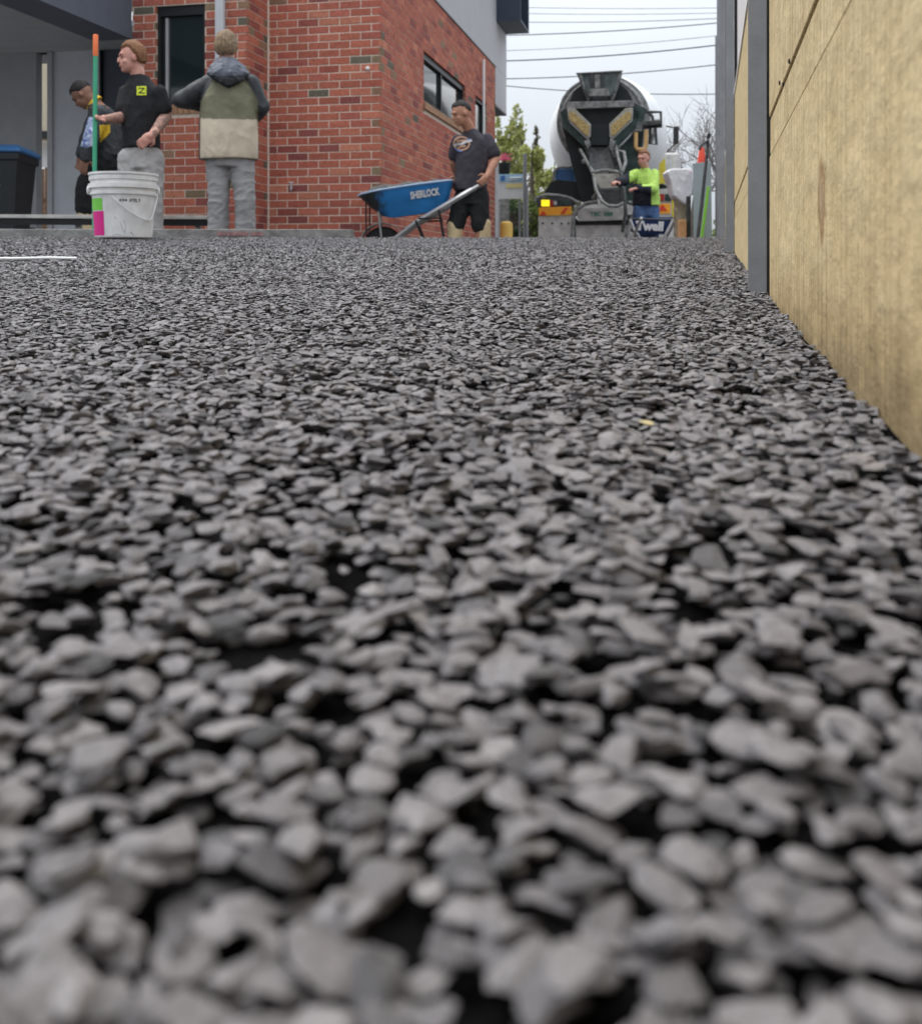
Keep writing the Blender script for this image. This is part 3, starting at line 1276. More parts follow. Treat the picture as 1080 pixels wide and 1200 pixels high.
for i in range(9):
    mb = MB()
    mb.box((c.x - 0.5 + i * 0.12, c.y, 0.78 + 0.02 * (i % 3)), (0.11, 0.018, 1.56))
    mb.build('paling', M['brownpale'], pf)
mb = MB()
mb.box((c.x, c.y + 0.03, 1.1), (1.1, 0.035, 0.07))
mb.build('rail', M['brownpale'], pf)
# ------------------------------------------------------------------ people
UP = Vector((0, 0, 1))
M['skin'] = mat('skin', (0.52, 0.285, 0.205), 0.55, var=0.10, scale=18, var2=(0.56, 0.33, 0.25))
M['skin_ruddy'] = mat('ruddy_skin', (0.56, 0.245, 0.19), 0.55, var=0.12, scale=16, var2=(0.60, 0.33, 0.26))
M['skin_tan'] = mat('tanned_skin', (0.40, 0.195, 0.125), 0.55, var=0.10, scale=18)
M['skin_dark'] = mat('brown_skin', (0.25, 0.125, 0.082), 0.55, var=0.10, scale=18)
M['tattoo'] = mat('tattooed_skin', (0.27, 0.155, 0.13), 0.6, var=0.25, scale=32, var2=(0.50, 0.29, 0.22))
M['hair_ginger'] = mat('ginger_hair', (0.30, 0.125, 0.055), 0.7, var=0.35, scale=60, bump=0.5, bscale=160)
M['hair_sandy'] = mat('sandy_hair', (0.33, 0.215, 0.12), 0.7, var=0.35, scale=60, bump=0.5, bscale=160)
M['hair_dark'] = mat('dark_hair', (0.016, 0.013, 0.012), 0.6, var=0.4, scale=60, bump=0.5, bscale=160)
M['tee_black'] = mat('black_cotton', (0.015, 0.015, 0.017), 0.9, var=0.25, scale=9)
M['tee_char'] = mat('charcoal_cotton', (0.040, 0.036, 0.046), 0.9, var=0.25, scale=9)
M['pants_pale'] = mat('pale_grey_cotton', (0.40, 0.385, 0.375), 0.9, var=0.06, scale=9)
M['pants_grey'] = mat('grey_work_trousers', (0.27, 0.265, 0.265), 0.9, var=0.12, scale=11)
M['pants_black'] = mat('black_work_trousers', (0.012, 0.013, 0.014), 0.9, var=0.25, scale=9)
M['jk_dark'] = mat('charcoal_nylon', (0.030, 0.034, 0.038), 0.6, var=0.25, scale=12)
M['jk_hood'] = mat('blue_grey_nylon', (0.085, 0.095, 0.12), 0.6, var=0.25, scale=12)
M['jk_olive'] = mat('olive_nylon', (0.145, 0.142, 0.088), 0.7, var=0.18, scale=9)
M['jk_beige'] = mat('beige_nylon', (0.50, 0.43, 0.325), 0.75, var=0.12, scale=9)
M['jk_seam'] = mat('taped_seam', (0.20, 0.175, 0.125), 0.8, var=0.1)
M['cream_boot'] = mat('cream_rubber_boot', (0.56, 0.44, 0.26), 0.6, var=0.15, scale=9)
M['boot_dark'] = mat('dark_boot', (0.03, 0.025, 0.02), 0.7, var=0.2)
M['yellow'] = mat('yellow_fabric', (0.70, 0.46, 0.03), 0.8, var=0.1)
M['bluewhite'] = mat('blue_print_fabric', (0.03, 0.08, 0.36), 0.8, var=0.2, scale=26, var2=(0.62, 0.68, 0.78))
M['lime'] = mat('lime_hi_vis', (0.40, 0.60, 0.12), 0.8, var=0.12, scale=10)
M['navycloth'] = mat('navy_cotton', (0.012, 0.014, 0.024), 0.9, var=0.2)
M['denim'] = mat('blue_denim', (0.07, 0.13, 0.26), 0.9, var=0.3, scale=20)
def hair_strands(m):
    t = m.node_tree
    for nz in [n_ for n_ in t.nodes if n_.type == 'TEX_NOISE']:
        mp = t.nodes.new('ShaderNodeMapping')
        mp.inputs['Scale'].default_value = (2.2, 2.2, 0.35)
        src = nz.inputs['Vector'].links[0].from_socket
        t.links.new(src, mp.inputs['Vector'])
        t.links.new(mp.outputs[0], nz.inputs['Vector'])


M['hair_sandy'] = mat('sandy_hair', (0.27, 0.175, 0.10), 0.7, var=0.55, scale=70, bump=0.9, bscale=110, var2=(0.44, 0.31, 0.19))
M['hair_ginger'] = mat('ginger_hair', (0.26, 0.105, 0.045), 0.7, var=0.5, scale=70, bump=0.9, bscale=110, var2=(0.40, 0.19, 0.085))
for q_ in ('hair_ginger', 'hair_sandy', 'hair_dark'):
    hair_strands(M[q_])
M['eye'] = mat('eye', (0.03, 0.025, 0.02), 0.2, var=0.1)
M['lip'] = mat('mouth', (0.22, 0.06, 0.05), 0.5, var=0.1)
M['glove'] = mat('pale_glove', (0.62, 0.60, 0.57), 0.8, var=0.1)


def remesh(mb_, name, mats, parent, voxel=0.009, smooth=6, folds=0.0, fscale=14.0, pick=None, stretch=(1, 1, 0.6), seed=0.0):
    """union the overlapping shapes into one continuous skin, smooth it, optionally crease it"""
    org = root_loc(parent)
    me = mb_.mesh(name + '_raw', mats[0], org)
    o = bpy.data.objects.new(name, me)
    COL.objects.link(o)
    r = o.modifiers.new('r', 'REMESH')
    r.mode = 'VOXEL'
    r.voxel_size = voxel
    r.use_smooth_shade = True
    if smooth:
        s = o.modifiers.new('s', 'SMOOTH')
        s.factor = 0.5
        s.iterations = smooth
    dg = bpy.context.evaluated_depsgraph_get()
    dg.update()
    me2 = bpy.data.meshes.new_from_object(o.evaluated_get(dg))
    me2.name = name
    bpy.data.objects.remove(o, do_unlink=True)
    bpy.data.meshes.remove(me)
    me2.materials.clear()
    for m in mats:
        me2.materials.append(m)
    if folds:
        nv = len(me2.vertices)
        co = np.empty(nv * 3, np.float32)
        me2.vertices.foreach_get('co', co)
        co = co.reshape(-1, 3)
        no = np.array([v.normal[:] for v in me2.vertices], np.float32)
        sv = Vector((seed, seed * 1.7, seed * 0.3))
        d = np.empty(nv, np.float32)
        for i in range(nv):
            p = Vector((co[i][0] * stretch[0] + co[i][2] * 0.35, co[i][1] * stretch[1], co[i][2] * stretch[2] - co[i][0] * 0.3))
            a = mnoise.noise(p * fscale + sv)
            b = mnoise.noise(p * fscale * 2.3 + sv * 2)
            r1 = max(0.0, 1 - 2.6 * abs(a)) ** 1.5
            r2 = max(0.0, 1 - 2.6 * abs(b)) ** 1.5
            d[i] = r1 * 0.8 + r2 * 0.4 + 0.25 * a - 0.3
        co += no * (d * folds)[:, None]
        me2.vertices.foreach_set('co', co.ravel())
    me2.polygons.foreach_set('use_smooth', [True] * len(me2.polygons))
    if pick:
        mi = np.zeros(len(me2.polygons), np.int32)
        for i, p in enumerate(me2.polygons):
            mi[i] = pick(Vector(p.center) + org)
        me2.polygons.foreach_set('material_index', mi)
    me2.update()
    return link_mesh(name, me2, parent)


def hand(mb_, wrist, d, nrm, side, curl=0.6, s=1.0):
    """palm and five fingers; d: forearm direction, nrm: palm normal, side: +1/-1 thumb side"""
    d, nrm = d.normalized(), (nrm - d * nrm.dot(d)).normalized()
    a = d.cross(nrm) * side
    palm = wrist + d * 0.050 * s
    mb_.ellipsoid(palm, a * 0.043 * s, nrm * 0.018 * s, d * 0.058 * s, 12, 8)
    mb_.tube([wrist - d * 0.03, wrist + d * 0.03], [0.029 * s, 0.028 * s], 10, round_ends=True)
    for i, (off, ln) in enumerate(((0.030, 0.072), (0.011, 0.080), (-0.009, 0.074), (-0.028, 0.058))):
        p = palm + a * off * s + d * 0.042 * s
        pts = [p - d * 0.02 * s]
        ang = 0.15
        for k_ in range(3):
            dd = d * math.cos(ang) + nrm * math.sin(ang)
            p = p + dd * ln * s * (0.42, 0.32, 0.26)[k_]
            pts.append(p)
            ang += curl * 1.15
        mb_.tube(pts, [0.0098 * s, 0.0095 * s, 0.009 * s, 0.008 * s], 8, round_ends=True)
    p = palm - d * 0.03 * s + a * 0.032 * s
    t1 = p + (a * 0.8 + d * 0.6 + nrm * 0.35).normalized() * 0.036 * s
    t2 = t1 + (d * 0.8 + nrm * (0.3 + curl * 0.5) - a * 0.1 * curl).normalized() * 0.032 * s
    mb_.tube([p, t1, t2], [0.013 * s, 0.0115 * s, 0.009 * s], 8, round_ends=True)


def head(mb_, c, f, u, s=1.0):
    f = f.normalized()
    u = (u - f * u.dot(f)).normalized()
    sd = f.cross(u)
    mb_.ellipsoid(c + u * 0.022 * s - f * 0.008 * s, sd * 0.075 * s, f * 0.096 * s, u * 0.100 * s, 18, 14)
    mb_.ellipsoid(c - u * 0.045 * s + f * 0.030 * s, sd * 0.058 * s, f * 0.062 * s, u * 0.070 * s, 16, 12)
    mb_.ellipsoid(c - u * 0.092 * s + f * 0.062 * s, sd * 0.028 * s, f * 0.025 * s, u * 0.022 * s, 10, 8)
    mb_.ellipsoid(c - u * 0.018 * s + f * 0.094 * s, sd * 0.012 * s, f * 0.018 * s, u * 0.027 * s, 10, 8)
    mb_.ellipsoid(c - u * 0.030 * s + f * 0.102 * s, sd * 0.015 * s, f * 0.014 * s, u * 0.010 * s, 10, 8)
    mb_.ellipsoid(c + u * 0.026 * s + f * 0.086 * s, sd * 0.050 * s, f * 0.013 * s, u * 0.012 * s, 10, 8)
    mb_.ellipsoid(c - u * 0.062 * s + f * 0.089 * s, sd * 0.024 * s, f * 0.012 * s, u * 0.010 * s, 10, 8)
    for k_ in (-1, 1):
        mb_.ellipsoid(c + sd * 0.078 * s * k_ - f * 0.008 * s - u * 0.008 * s, sd * 0.009 * s, f * 0.017 * s, u * 0.029 * s, 10, 8)
        mb_.ellipsoid(c + sd * 0.038 * s * k_ + f * 0.058 * s - u * 0.034 * s, sd * 0.024 * s, f * 0.022 * s, u * 0.022 * s, 10, 8)
    return f, u, sd


def face_parts(parent, c, f, u, s, brow):
    sd = f.cross(u)
    for k_ in (-1, 1):
        mb_ = MB()
        mb_.ellipsoid(c + sd * 0.032 * s * k_ + f * 0.080 * s + u * 0.002 * s, sd * 0.011 * s, f * 0.006 * s, u * 0.005 * s, 8, 6)
        mb_.build('eye', M['eye'], parent, smooth=180)
        mb_ = MB()
        mb_.ellipsoid(c + sd * 0.034 * s * k_ + f * 0.087 * s + u * 0.026 * s, sd * 0.018 * s, f * 0.005 * s, u * 0.004 * s, 8, 6)
        mb_.build('eyebrow', M[brow], parent, smooth=180)
    mb_ = MB()
    mb_.ellipsoid(c - u * 0.063 * s + f * 0.093 * s, sd * 0.020 * s, f * 0.006 * s, u * 0.005 * s, 10, 6)
    mb_.build('mouth', M['lip'], parent, smooth=180)


def hair(parent, c, f, u, s, m, front=0.055, back=-0.075, thick=1.0, seed=1.0, side=0.0):
    sd = f.cross(u)
    mb_ = MB()
    n, mm = 44, 34
    rr = []
    for k_ in range(mm + 1):
        ph = -math.pi / 2 + math.pi * (0.02 + 0.96 * k_ / mm)
        ring = []
        for i in range(n):
            t = 2 * math.pi * i / n
            a, b, h = 0.083 * math.cos(t) * math.cos(ph), 0.104 * math.sin(t) * math.cos(ph), 0.112 * math.sin(ph)
            line = back + (front - back) * min(max((b + 0.03 + side) / 0.075, 0), 1) ** 0.8
            nn = 0.6 * mnoise.noise(Vector((a * 70 + seed, b * 70, h * 28))) + 1.3 * mnoise.noise(Vector((a * 22 + seed, b * 22, h * 22)))
            q = 0.965 + 0.05 * thick + (0.02 + 0.03 * thick) * nn
            if h < line + 0.016 * nn:
                q = 0.72
            ring.append(c + (sd * a + f * (b - 0.008) + u * (h + 0.022)) * s * q)
        rr.append(ring)
    mb_.rings(rr)
    return mb_.build('hair', M[m], parent, smooth=180)


def limb(mb_, pts, rad, n=14):
    # insert in-between points so that limbs taper and bend softly
    mb_.tube(pts, rad, n, round_ends=True)


def mid(a, b, t=0.5):
    return a.lerp(b, t)


def arm_skin(mb_, sh, el, wr, k_=1.0):
    limb(mb_, [sh, mid(sh, el, .3), mid(sh, el, .6), mid(sh, el, .85), el], [0.036 * k_, 0.042 * k_, 0.048 * k_, 0.042 * k_, 0.041 * k_])
    limb(mb_, [el, mid(el, wr, .3), mid(el, wr, .75), wr], [0.041 * k_, 0.043 * k_, 0.034 * k_, 0.029 * k_])


def leg_shape(mb_, hip, kn, an, k_=1.0, r=(0.085, 0.078, 0.062, 0.060, 0.058, 0.045)):
    limb(mb_, [hip, mid(hip, kn, .4), mid(hip, kn, .85), kn], [q * k_ for q in (r[0], r[1], r[2], r[2])])
    limb(mb_, [kn, mid(kn, an, .3), mid(kn, an, .7), an], [q * k_ for q in (r[2], r[3], r[4], r[5])])


def torso_shape(mb_, secs, side, fwd):
    """secs: (centre, half width, half depth)"""
    mb_.loft([(c, side * a, fwd * b) for c, a, b in secs], 22, power=0.95)


def foot(mb_, an, fwd, gz, k_=1.0, h=0.05):
    f = Vector((fwd.x, fwd.y, 0)).normalized()
    sd = f.cross(UP)
    b = Vector((an.x, an.y, gz + h * 0.9))
    mb_.ellipsoid(b + f * 0.07, sd * 0.048 * k_, f * 0.14 * k_, UP * h * k_, 12, 8)
    mb_.ellipsoid(b - f * 0.02 + UP * 0.01, sd * 0.042 * k_, f * 0.07 * k_, UP * (h + 0.01) * k_, 12, 8)


# ---- man in the two-tone jacket, back to the camera
Y = 8.0
gz = g(-1.8, Y)
base = Vector((P(268, 320, Y).x, Y, gz))
pa = thing('person', base, 'person seen from behind in olive and beige hooded jacket and grey trousers', 'person')
fw = Vector((-0.05, 1, 0)).normalized()
sd = Vector((1, 0.05, 0)).normalized()
hc = P(265, 57, Y)
hf = Vector((-0.12, 1, -0.16)).normalized()
shL, shR = P(247, 97, Y), P(294, 97, Y)
elL, wrL = P(212, 117, Y - 0.02), P(236, 123, Y + 0.14)
elR, wrR = P(306, 124, Y + 0.03), P(297, 138, Y + 0.25)
hipL, hipR = P(256, 187, Y), P(283, 187, Y)
knL, knR = P(256, 235, Y - 0.02), P(287, 235, Y - 0.03)
anL = Vector((P(255, 290, Y).x, Y, gz + 0.09))
anR = Vector((P(288, 290, Y).x, Y, gz + 0.09))
b = MB()
_, hu, _ = head(b, hc, hf, UP)
limb(b, [hc - UP * 0.06, P(267, 86, Y)], [0.058, 0.062])
torso_shape(b, [(P(270, 190, Y), .15, .11), (P(268, 150, Y), .14, .10), (P(268, 110, Y), .17, .11), (P(268, 92, Y), .16, .09), (P(267, 84, Y), .07, .06)], sd, fw)
for s_, e_, w_ in ((shL, elL, wrL), (shR, elR, wrR)):
    arm_skin(b, s_, e_, w_)
hand(b, wrL, (wrL - elL), Vector((0, 0, -1)), 1, 0.7)
hand(b, wrR, (wrR - elR), Vector((-1, 0, 0)), -1, 0.7)
for h_, k_, a_ in ((hipL, knL, anL), (hipR, knR, anR)):
    leg_shape(b, h_, k_, a_)
    foot(b, a_, fw, gz)
body = remesh(b, 'body', [M['skin']], pa, 0.008, 3)
hair(pa, hc, hf, hu, 1.09, 'hair_sandy', 0.06, -0.085, 1.2, 2.0)
b = MB()
for h_, k_, a_ in ((hipL, knL, anL), (hipR, knR, anR)):
    leg_shape(b, h_, k_, a_ + UP * 0.01, 1.06, (0.094, 0.088, 0.078, 0.076, 0.078, 0.076))
torso_shape(b, [(P(270, 196, Y), .165, .125), (P(269, 172, Y), .175, .13)], sd, fw)
remesh(b, 'trousers', [M['pants_grey']], pa, 0.009, 4, 0.009, 8, stretch=(0.8, 0.8, 1.7), seed=3)
b = MB()
for a_ in (anL, anR):
    foot(b, a_, fw, gz, 1.2, 0.06)
remesh(b, 'boots', [M['boot_dark']], pa, 0.01, 3)
b = MB()
torso_shape(b, [(P(268, 187, Y), .225, .165), (P(268, 180, Y), .232, .17), (P(268, 140, Y), .222, .16), (P(268, 115, Y), .212, .15), (P(268, 102, Y), .19, .13), (P(267, 92, Y), .145, .105), (P(267, 81, Y), .08, .08)], sd, fw)
limb(b, [shL, mid(shL, elL), elL], [.074, .072, .066])
limb(b, [elL, mid(elL, wrL), wrL], [.066, .060, .052])
limb(b, [shR, mid(shR, elR), elR], [.074, .070, .062])
limb(b, [elR, mid(elR, wrR), wrR], [.072, .066, .055])


def pick_jacket(p):
    x_, y_ = CX + F * p.x / p.y, HY - F * p.z / p.y
    armL = x_ < max(234.5, 251 - (y_ - 90) * 0.55)
    armR = x_ > min(302.5, 287 + (y_ - 90) * 0.55)
    yoke = y_ < 104 - abs(x_ - 268) * 0.62
    if armL or armR or yoke:
        return 0
    sm = 138 + 0.02 * (x_ - 232)
    if abs(y_ - sm) < 0.55 or y_ > 185.2:
        return 3
    return 1 if y_ < sm else 2


remesh(b, 'jacket', [M['jk_dark'], M['jk_olive'], M['jk_beige'], M['jk_seam']], pa, 0.008, 4, 0.007, 6.0, pick_jacket, seed=6)
b = MB()
hb = Y - 0.13
b.loft([(P(268, 100, hb - 0.02), sd * 0.03, fw * 0.02), (P(268, 94, hb - 0.01), sd * 0.11, fw * 0.045), (P(267, 86, hb + 0.02), sd * 0.165, fw * 0.08),
        (P(267, 79, hb + 0.06), sd * 0.14, fw * 0.10), (P(266, 72, hb + 0.09), sd * 0.095, fw * 0.085), (P(266, 69, hb + 0.10), sd * 0.075, fw * 0.07)], 20)
remesh(b, 'hood', [M['jk_hood'], M['jk_dark']], pa, 0.008, 4, 0.010, 16, lambda p: 1 if (HY - F * p.z / p.y) > 88 else 0, seed=9)

# ---- man in black T-shirt holding the long green handle
Y = 8.1
gz = g(-2.5, Y)
base = Vector((P(165, 320, Y).x, Y, gz))
pb = thing('person', base, 'ginger-haired person in black T-shirt and pale trousers gripping a green pole', 'person')
fw = Vector((-0.32, -0.95, 0)).normalized()
sd = Vector((0.95, -0.32, 0)).normalized()       # towards the viewer's right
hc = P(154.5, 68, Y - 0.02)
hf = Vector((-0.9, -0.42, -0.05)).normalized()
shL, shR = P(147.5, 108, Y + 0.05), P(186, 107, Y - 0.06)
elL, wrL = P(143, 138, Y - 0.02), P(124, 139, Y - 0.24)
elR, wrR = P(194.5, 136, Y - 0.02), P(179, 157, Y - 0.20)
hipL, hipR = P(154, 186, Y), P(177, 186, Y)
knL, knR = P(152, 238, Y - .03), P(178, 238, Y - .03)
anL = Vector((P(151, 290, Y).x, Y, gz + .09))
anR = Vector((P(179, 290, Y).x, Y, gz + .09))
b = MB()
_, hu, _ = head(b, hc, hf, UP, 1.0)
limb(b, [hc - UP * 0.05 - hf * 0.02, P(161, 84, Y), P(163, 96, Y)], [.056, .058, .050])
torso_shape(b, [(P(166, 196, Y), .09, .06), (P(166, 178, Y), .10, .07), (P(166, 150, Y), .12, .085), (P(166, 122, Y), .13, .09), (P(165, 108, Y), .11, .06), (P(163, 94, Y), .055, .05)], sd, fw)
arm_skin(b, shL, elL, wrL, 1.08)
arm_skin(b, shR, elR, wrR, 1.08)
pole_x = P(112, 320, Y - 0.36)
hand(b, wrL, (P(113, 137.5, Y - 0.37) - wrL), Vector((0.2, -1, 0.1)), -1, 1.15, 1.05)
hand(b, wrR, Vector((-0.55, -0.25, -0.55)), Vector((-0.5, 0.4, -0.3)), 1, 1.15, 1.05)
for h_, k_, a_ in ((hipL, knL, anL), (hipR, knR, anR)):
    leg_shape(b, h_, k_, a_)
    foot(b, a_, fw, gz)


def pick_b(p):
    y_ = HY - F * p.z / p.y
    x_ = CX + F * p.x / p.y
    return 1 if (y_ > 120 and y_ < 158 and (x_ < 146 and x_ > 124 or x_ > 178)) else 0


remesh(b, 'body', [M['skin_ruddy'], M['tattoo']], pb, 0.0065, 2, pick=pick_b)
hair(pb, hc, hf, hu, 1.04, 'hair_ginger', 0.06, -0.06, 1.3, 5.0)
face_parts(pb, hc, hf, hu, 1.0, 'hair_ginger')
b = MB()
for h_, k_, a_ in ((hipL, knL, anL), (hipR, knR, anR)):
    leg_shape(b, h_, k_, a_, 1.1, (0.094, 0.088, 0.078, 0.074, 0.072, 0.070))
torso_shape(b, [(P(166, 198, Y), .155, .115), (P(165.5, 168, Y), .138, .100)], sd, fw)
remesh(b, 'trousers', [M['pants_pale']], pb, 0.011, 4, 0.010, 13, seed=13)
b = MB()
for a_ in (anL, anR):
    foot(b, a_, fw, gz, 1.2, 0.06)
remesh(b, 'boots', [M['boot_dark']], pb, 0.012, 3)
b = MB()
torso_shape(b, [(P(165, 174, Y), .158, .118), (P(165, 155, Y), .152, .118), (P(166, 125, Y), .165, .122), (P(166, 112, Y), .160, .112), (P(165, 103, Y), .142, .10), (P(164, 96, Y), .105, .085), (P(163.3, 88, Y), .066, .066)], sd, fw)
limb(b, [shL, mid(shL, elL, .4), mid(shL, elL, .66)], [.058, .062, .064])
limb(b, [shR, mid(shR, elR, .4), mid(shR, elR, .68)], [.058, .062, .066])
tee = remesh(b, 'shirt', [M['tee_black']], pb, 0.009, 4, 0.006, 6, stretch=(1.3, 1.3, 0.9), seed=17)
# yellow-green chest print with a dark zigzag
M['printlime'] = mat('lime_print', (0.55, 0.62, 0.04), 0.8, var=0.2, scale=40)


def chest_print(parent, px0, py0, px1, py1, Yp, poly_fn):
    pass


def ray_to(obj, x_, y_):
    """first hit of the view ray through a photo pixel on an object (object space = world minus root)"""
    dg_ = bpy.context.evaluated_depsgraph_get()
    dg_.update()
    org = root_loc(obj.parent)
    d_ = Vector(((x_ - CX) / F, 1, (HY - y_) / F)).normalized()
    ok, loc, nrm, _ = obj.ray_cast(Vector((0, 0, 0)) - org, d_)
    return (loc + org, nrm) if ok else (None, None)


def decal(parent, target, polys, mats, name, lift=0.004):
    """flat print wrapped onto cloth: small quads that follow the surface below"""
    mb_ = MB()
    for poly, mi in polys:
        pts = []
        for x_, y_ in poly:
            p_, n_ = ray_to(target, x_, y_)
            if p_ is None:
                break
            pts.append(p_ + n_ * (lift + 0.0012 * mi))
        if len(pts) == len(poly):
            mb_.add(pts, [tuple(range(len(pts)))], mi)
    if mb_.f:
        me_ = mb_.mesh(name, mats, root_loc(parent), recalc=False)
        return link_mesh(name, me_, parent)


def quad_strip(pl, wd):
    """polyline in pixels to quads of pixel width wd"""
    out = []
    for (x0_, y0_), (x1_, y1_) in zip(pl[:-1], pl[1:]):
        L_ = math.hypot(x1_ - x0_, y1_ - y0_)
        nx_, ny_ = -(y1_ - y0_) / L_ * wd / 2, (x1_ - x0_) / L_ * wd / 2
        ns = max(1, int(L_ / 2.5))
        for k_ in range(ns):
            a, c_ = k_ / ns, (k_ + 1) / ns
            xa, ya, xb, yb = x0_ + (x1_ - x0_) * a, y0_ + (y1_ - y0_) * a, x0_ + (x1_ - x0_) * c_, y0_ + (y1_ - y0_) * c_
            out.append([(xa + nx_, ya + ny_), (xb + nx_, yb + ny_), (xb - nx_, yb - ny_), (xa - nx_, ya - ny_)])
    return out


def grid_rect(x0_, y0_, x1_, y1_, nx_=4, ny_=4):
    out = []
    for i in range(nx_):
        for j in range(ny_):
            xa, xb = x0_ + (x1_ - x0_) * i / nx_, x0_ + (x1_ - x0_) * (i + 1) / nx_
            ya, yb = y0_ + (y1_ - y0_) * j / ny_, y0_ + (y1_ - y0_) * (j + 1) / ny_
            out.append([(xa, ya), (xb, ya), (xb, yb), (xa, yb)])
    return out


polys = [(q, 0) for q in grid_rect(160.5, 101, 171.5, 111.5)]
polys += [(q, 1) for q in quad_strip([(162.5, 103.5), (169.5, 103.5), (163, 109), (170, 109)], 1.3)]
decal(pb, tee, polys, [M['printlime'], M['tee_black']], 'chest_print', 0.006)

# the pole in his hand
pt = P(112, 40, Y - 0.36)
pbm = Vector((pole_x.x - 0.012, Y - 0.36, g(-2.4, Y - 0.4) + 0.0))
pole = thing('broom_handle', pbm, 'upright green pole with orange tip behind the white bucket', 'pole')
M['greenpole'] = mat('green_pole', (0.05, 0.36, 0.20), 0.45, var=0.08)
M['orange'] = mat('orange_grip', (0.72, 0.16, 0.045), 0.5, var=0.08)
q = pbm.lerp(pt, 0.905)
mb = MB()
mb.tube([pbm, q], 0.0165, 12)
mb.build('shaft', M['greenpole'], pole, smooth=40)
mb = MB()
mb.tube([q, q.lerp(pt, .08), q.lerp(pt, .96), pt], [0.018, 0.0195, 0.0195, 0.014], 12)
mb.build('grip', M['orange'], pole, smooth=40)

# ---- stooping man in black and yellow jacket
Y = 9.3
gz = 0.25
base = Vector((P(112, 320, Y).x, Y, gz))
pc_ = thing('person', base, 'stooping person in black jacket with yellow collar and blue sleeve under the carport', 'person')
fw = Vector((-0.92, -0.30, 0)).normalized()
sd = Vector((0.30, -0.92, 0)).normalized()       # towards the camera
hc = P(97, 111, Y - 0.02)
hf = Vector((-0.72, 0.10, -0.68)).normalized()
shN, shF = P(117, 133, Y - 0.19), P(116, 128, Y + 0.19)
elN, wrN = P(107, 160, Y - 0.27), P(100, 184, Y - 0.30)
elF, wrF = P(104, 158, Y + 0.22), P(96, 180, Y + 0.20)
hipN, hipF = P(121, 186, Y - 0.09), P(121, 186, Y + 0.09)
knN, knF = P(103, 217, Y - 0.10), P(124, 220, Y + 0.12)
anN = Vector((P(104, 250, Y).x, Y - 0.10, gz + .09))
anF = Vector((P(126, 250, Y).x, Y + 0.14, gz + .09))
b = MB()
_, hu, _ = head(b, hc, hf, Vector((-0.6, 0, 0.7)), 1.0)
limb(b, [hc - hf * 0.02 - hu * 0.04, P(108, 119, Y), P(115, 126, Y)], [.058, .060, .066])
torso_shape(b, [(P(125, 190, Y), .15, .11), (P(126, 165, Y), .14, .11), (P(122, 143, Y), .17, .12), (P(117, 128, Y), .16, .10), (P(112, 121, Y), .07, .06)], sd, fw)
arm_skin(b, shN, elN, wrN)
arm_skin(b, shF, elF, wrF)
hand(b, wrN, Vector((-0.2, 0, -1)), Vector((0, 1, 0)), 1, 0.5)
hand(b, wrF, Vector((-0.2, 0, -1)), Vector((0, -1, 0)), -1, 0.5)
for h_, k_, a_ in ((hipN, knN, anN), (hipF, knF, anF)):
    leg_shape(b, h_, k_, a_)
    foot(b, a_, fw, gz)
remesh(b, 'body', [M['skin_dark']], pc_, 0.0075, 2)
hair(pc_, hc, hf, hu, 1.03, 'hair_dark', 0.055, 0.0, 0.4, 8.0, side=-0.02)
face_parts(pc_, hc, hf, hu, 1.0, 'hair_dark')
b = MB()
for h_, k_, a_ in ((hipN, knN, anN), (hipF, knF, anF)):
    leg_shape(b, h_, k_, a_ + UP * 0.24, 1.15, (0.098, 0.095, 0.090, 0.086, 0.080, 0.075))
torso_shape(b, [(P(123, 198, Y), .165, .13), (P(125, 172, Y), .165, .13)], sd, fw)
remesh(b, 'trousers', [M['pants_black']], pc_, 0.011, 4, 0.010, 12, seed=23)
b = MB()
for a_ in (anN, anF):
    foot(b, a_, fw, gz, 1.15, 0.055)
    limb(b, [a_, a_ + UP * 0.15, a_ + UP * 0.28], [.062, .068, .075])
remesh(b, 'boots', [M['cream_boot']], pc_, 0.011, 3, 0.004, 12)
b = MB()
torso_shape(b, [(P(126, 184, Y), .175, .14), (P(127, 165, Y), .17, .135), (P(124, 147, Y), .185, .145), (P(120, 133, Y), .18, .12), (P(114, 124, Y), .11, .09)], sd, fw)
limb(b, [shN, mid(shN, elN), elN], [.080, .074, .068])
limb(b, [elN, mid(elN, wrN), wrN], [.068, .062, .052])
limb(b, [shF, mid(shF, elF), elF], [.080, .074, .068])
limb(b, [elF, mid(elF, wrF), wrF], [.068, .062, .052])


def pick_c(p):
    x_, y_ = CX + F * p.x / p.y, HY - F * p.z / p.y
    near = p.y < Y - 0.13
    if near and x_ < 113 and 137 < y_ < 172:
        return 1
    if 117 < x_ < 129 and 146 < y_ < 166 and abs(x_ - 117) < (166 - y_) * 1.0 + 1:
        return 2
    return 0


remesh(b, 'jacket', [M['jk_dark'], M['bluewhite'], M['yellow']], pc_, 0.009, 4, 0.010, 10, pick_c, seed=29)
b = MB()
ctr = P(110.5, 121, Y)
ax = (P(117, 126, Y) - hc).normalized()
b.lathe(ctr - ax * 0.02, ax, [(.082, 0), (.086, .018), (.090, .036), (.075, .036), (.07, 0)], 20)
remesh(b, 'collar', [M['yellow']], pc_, 0.007, 2)

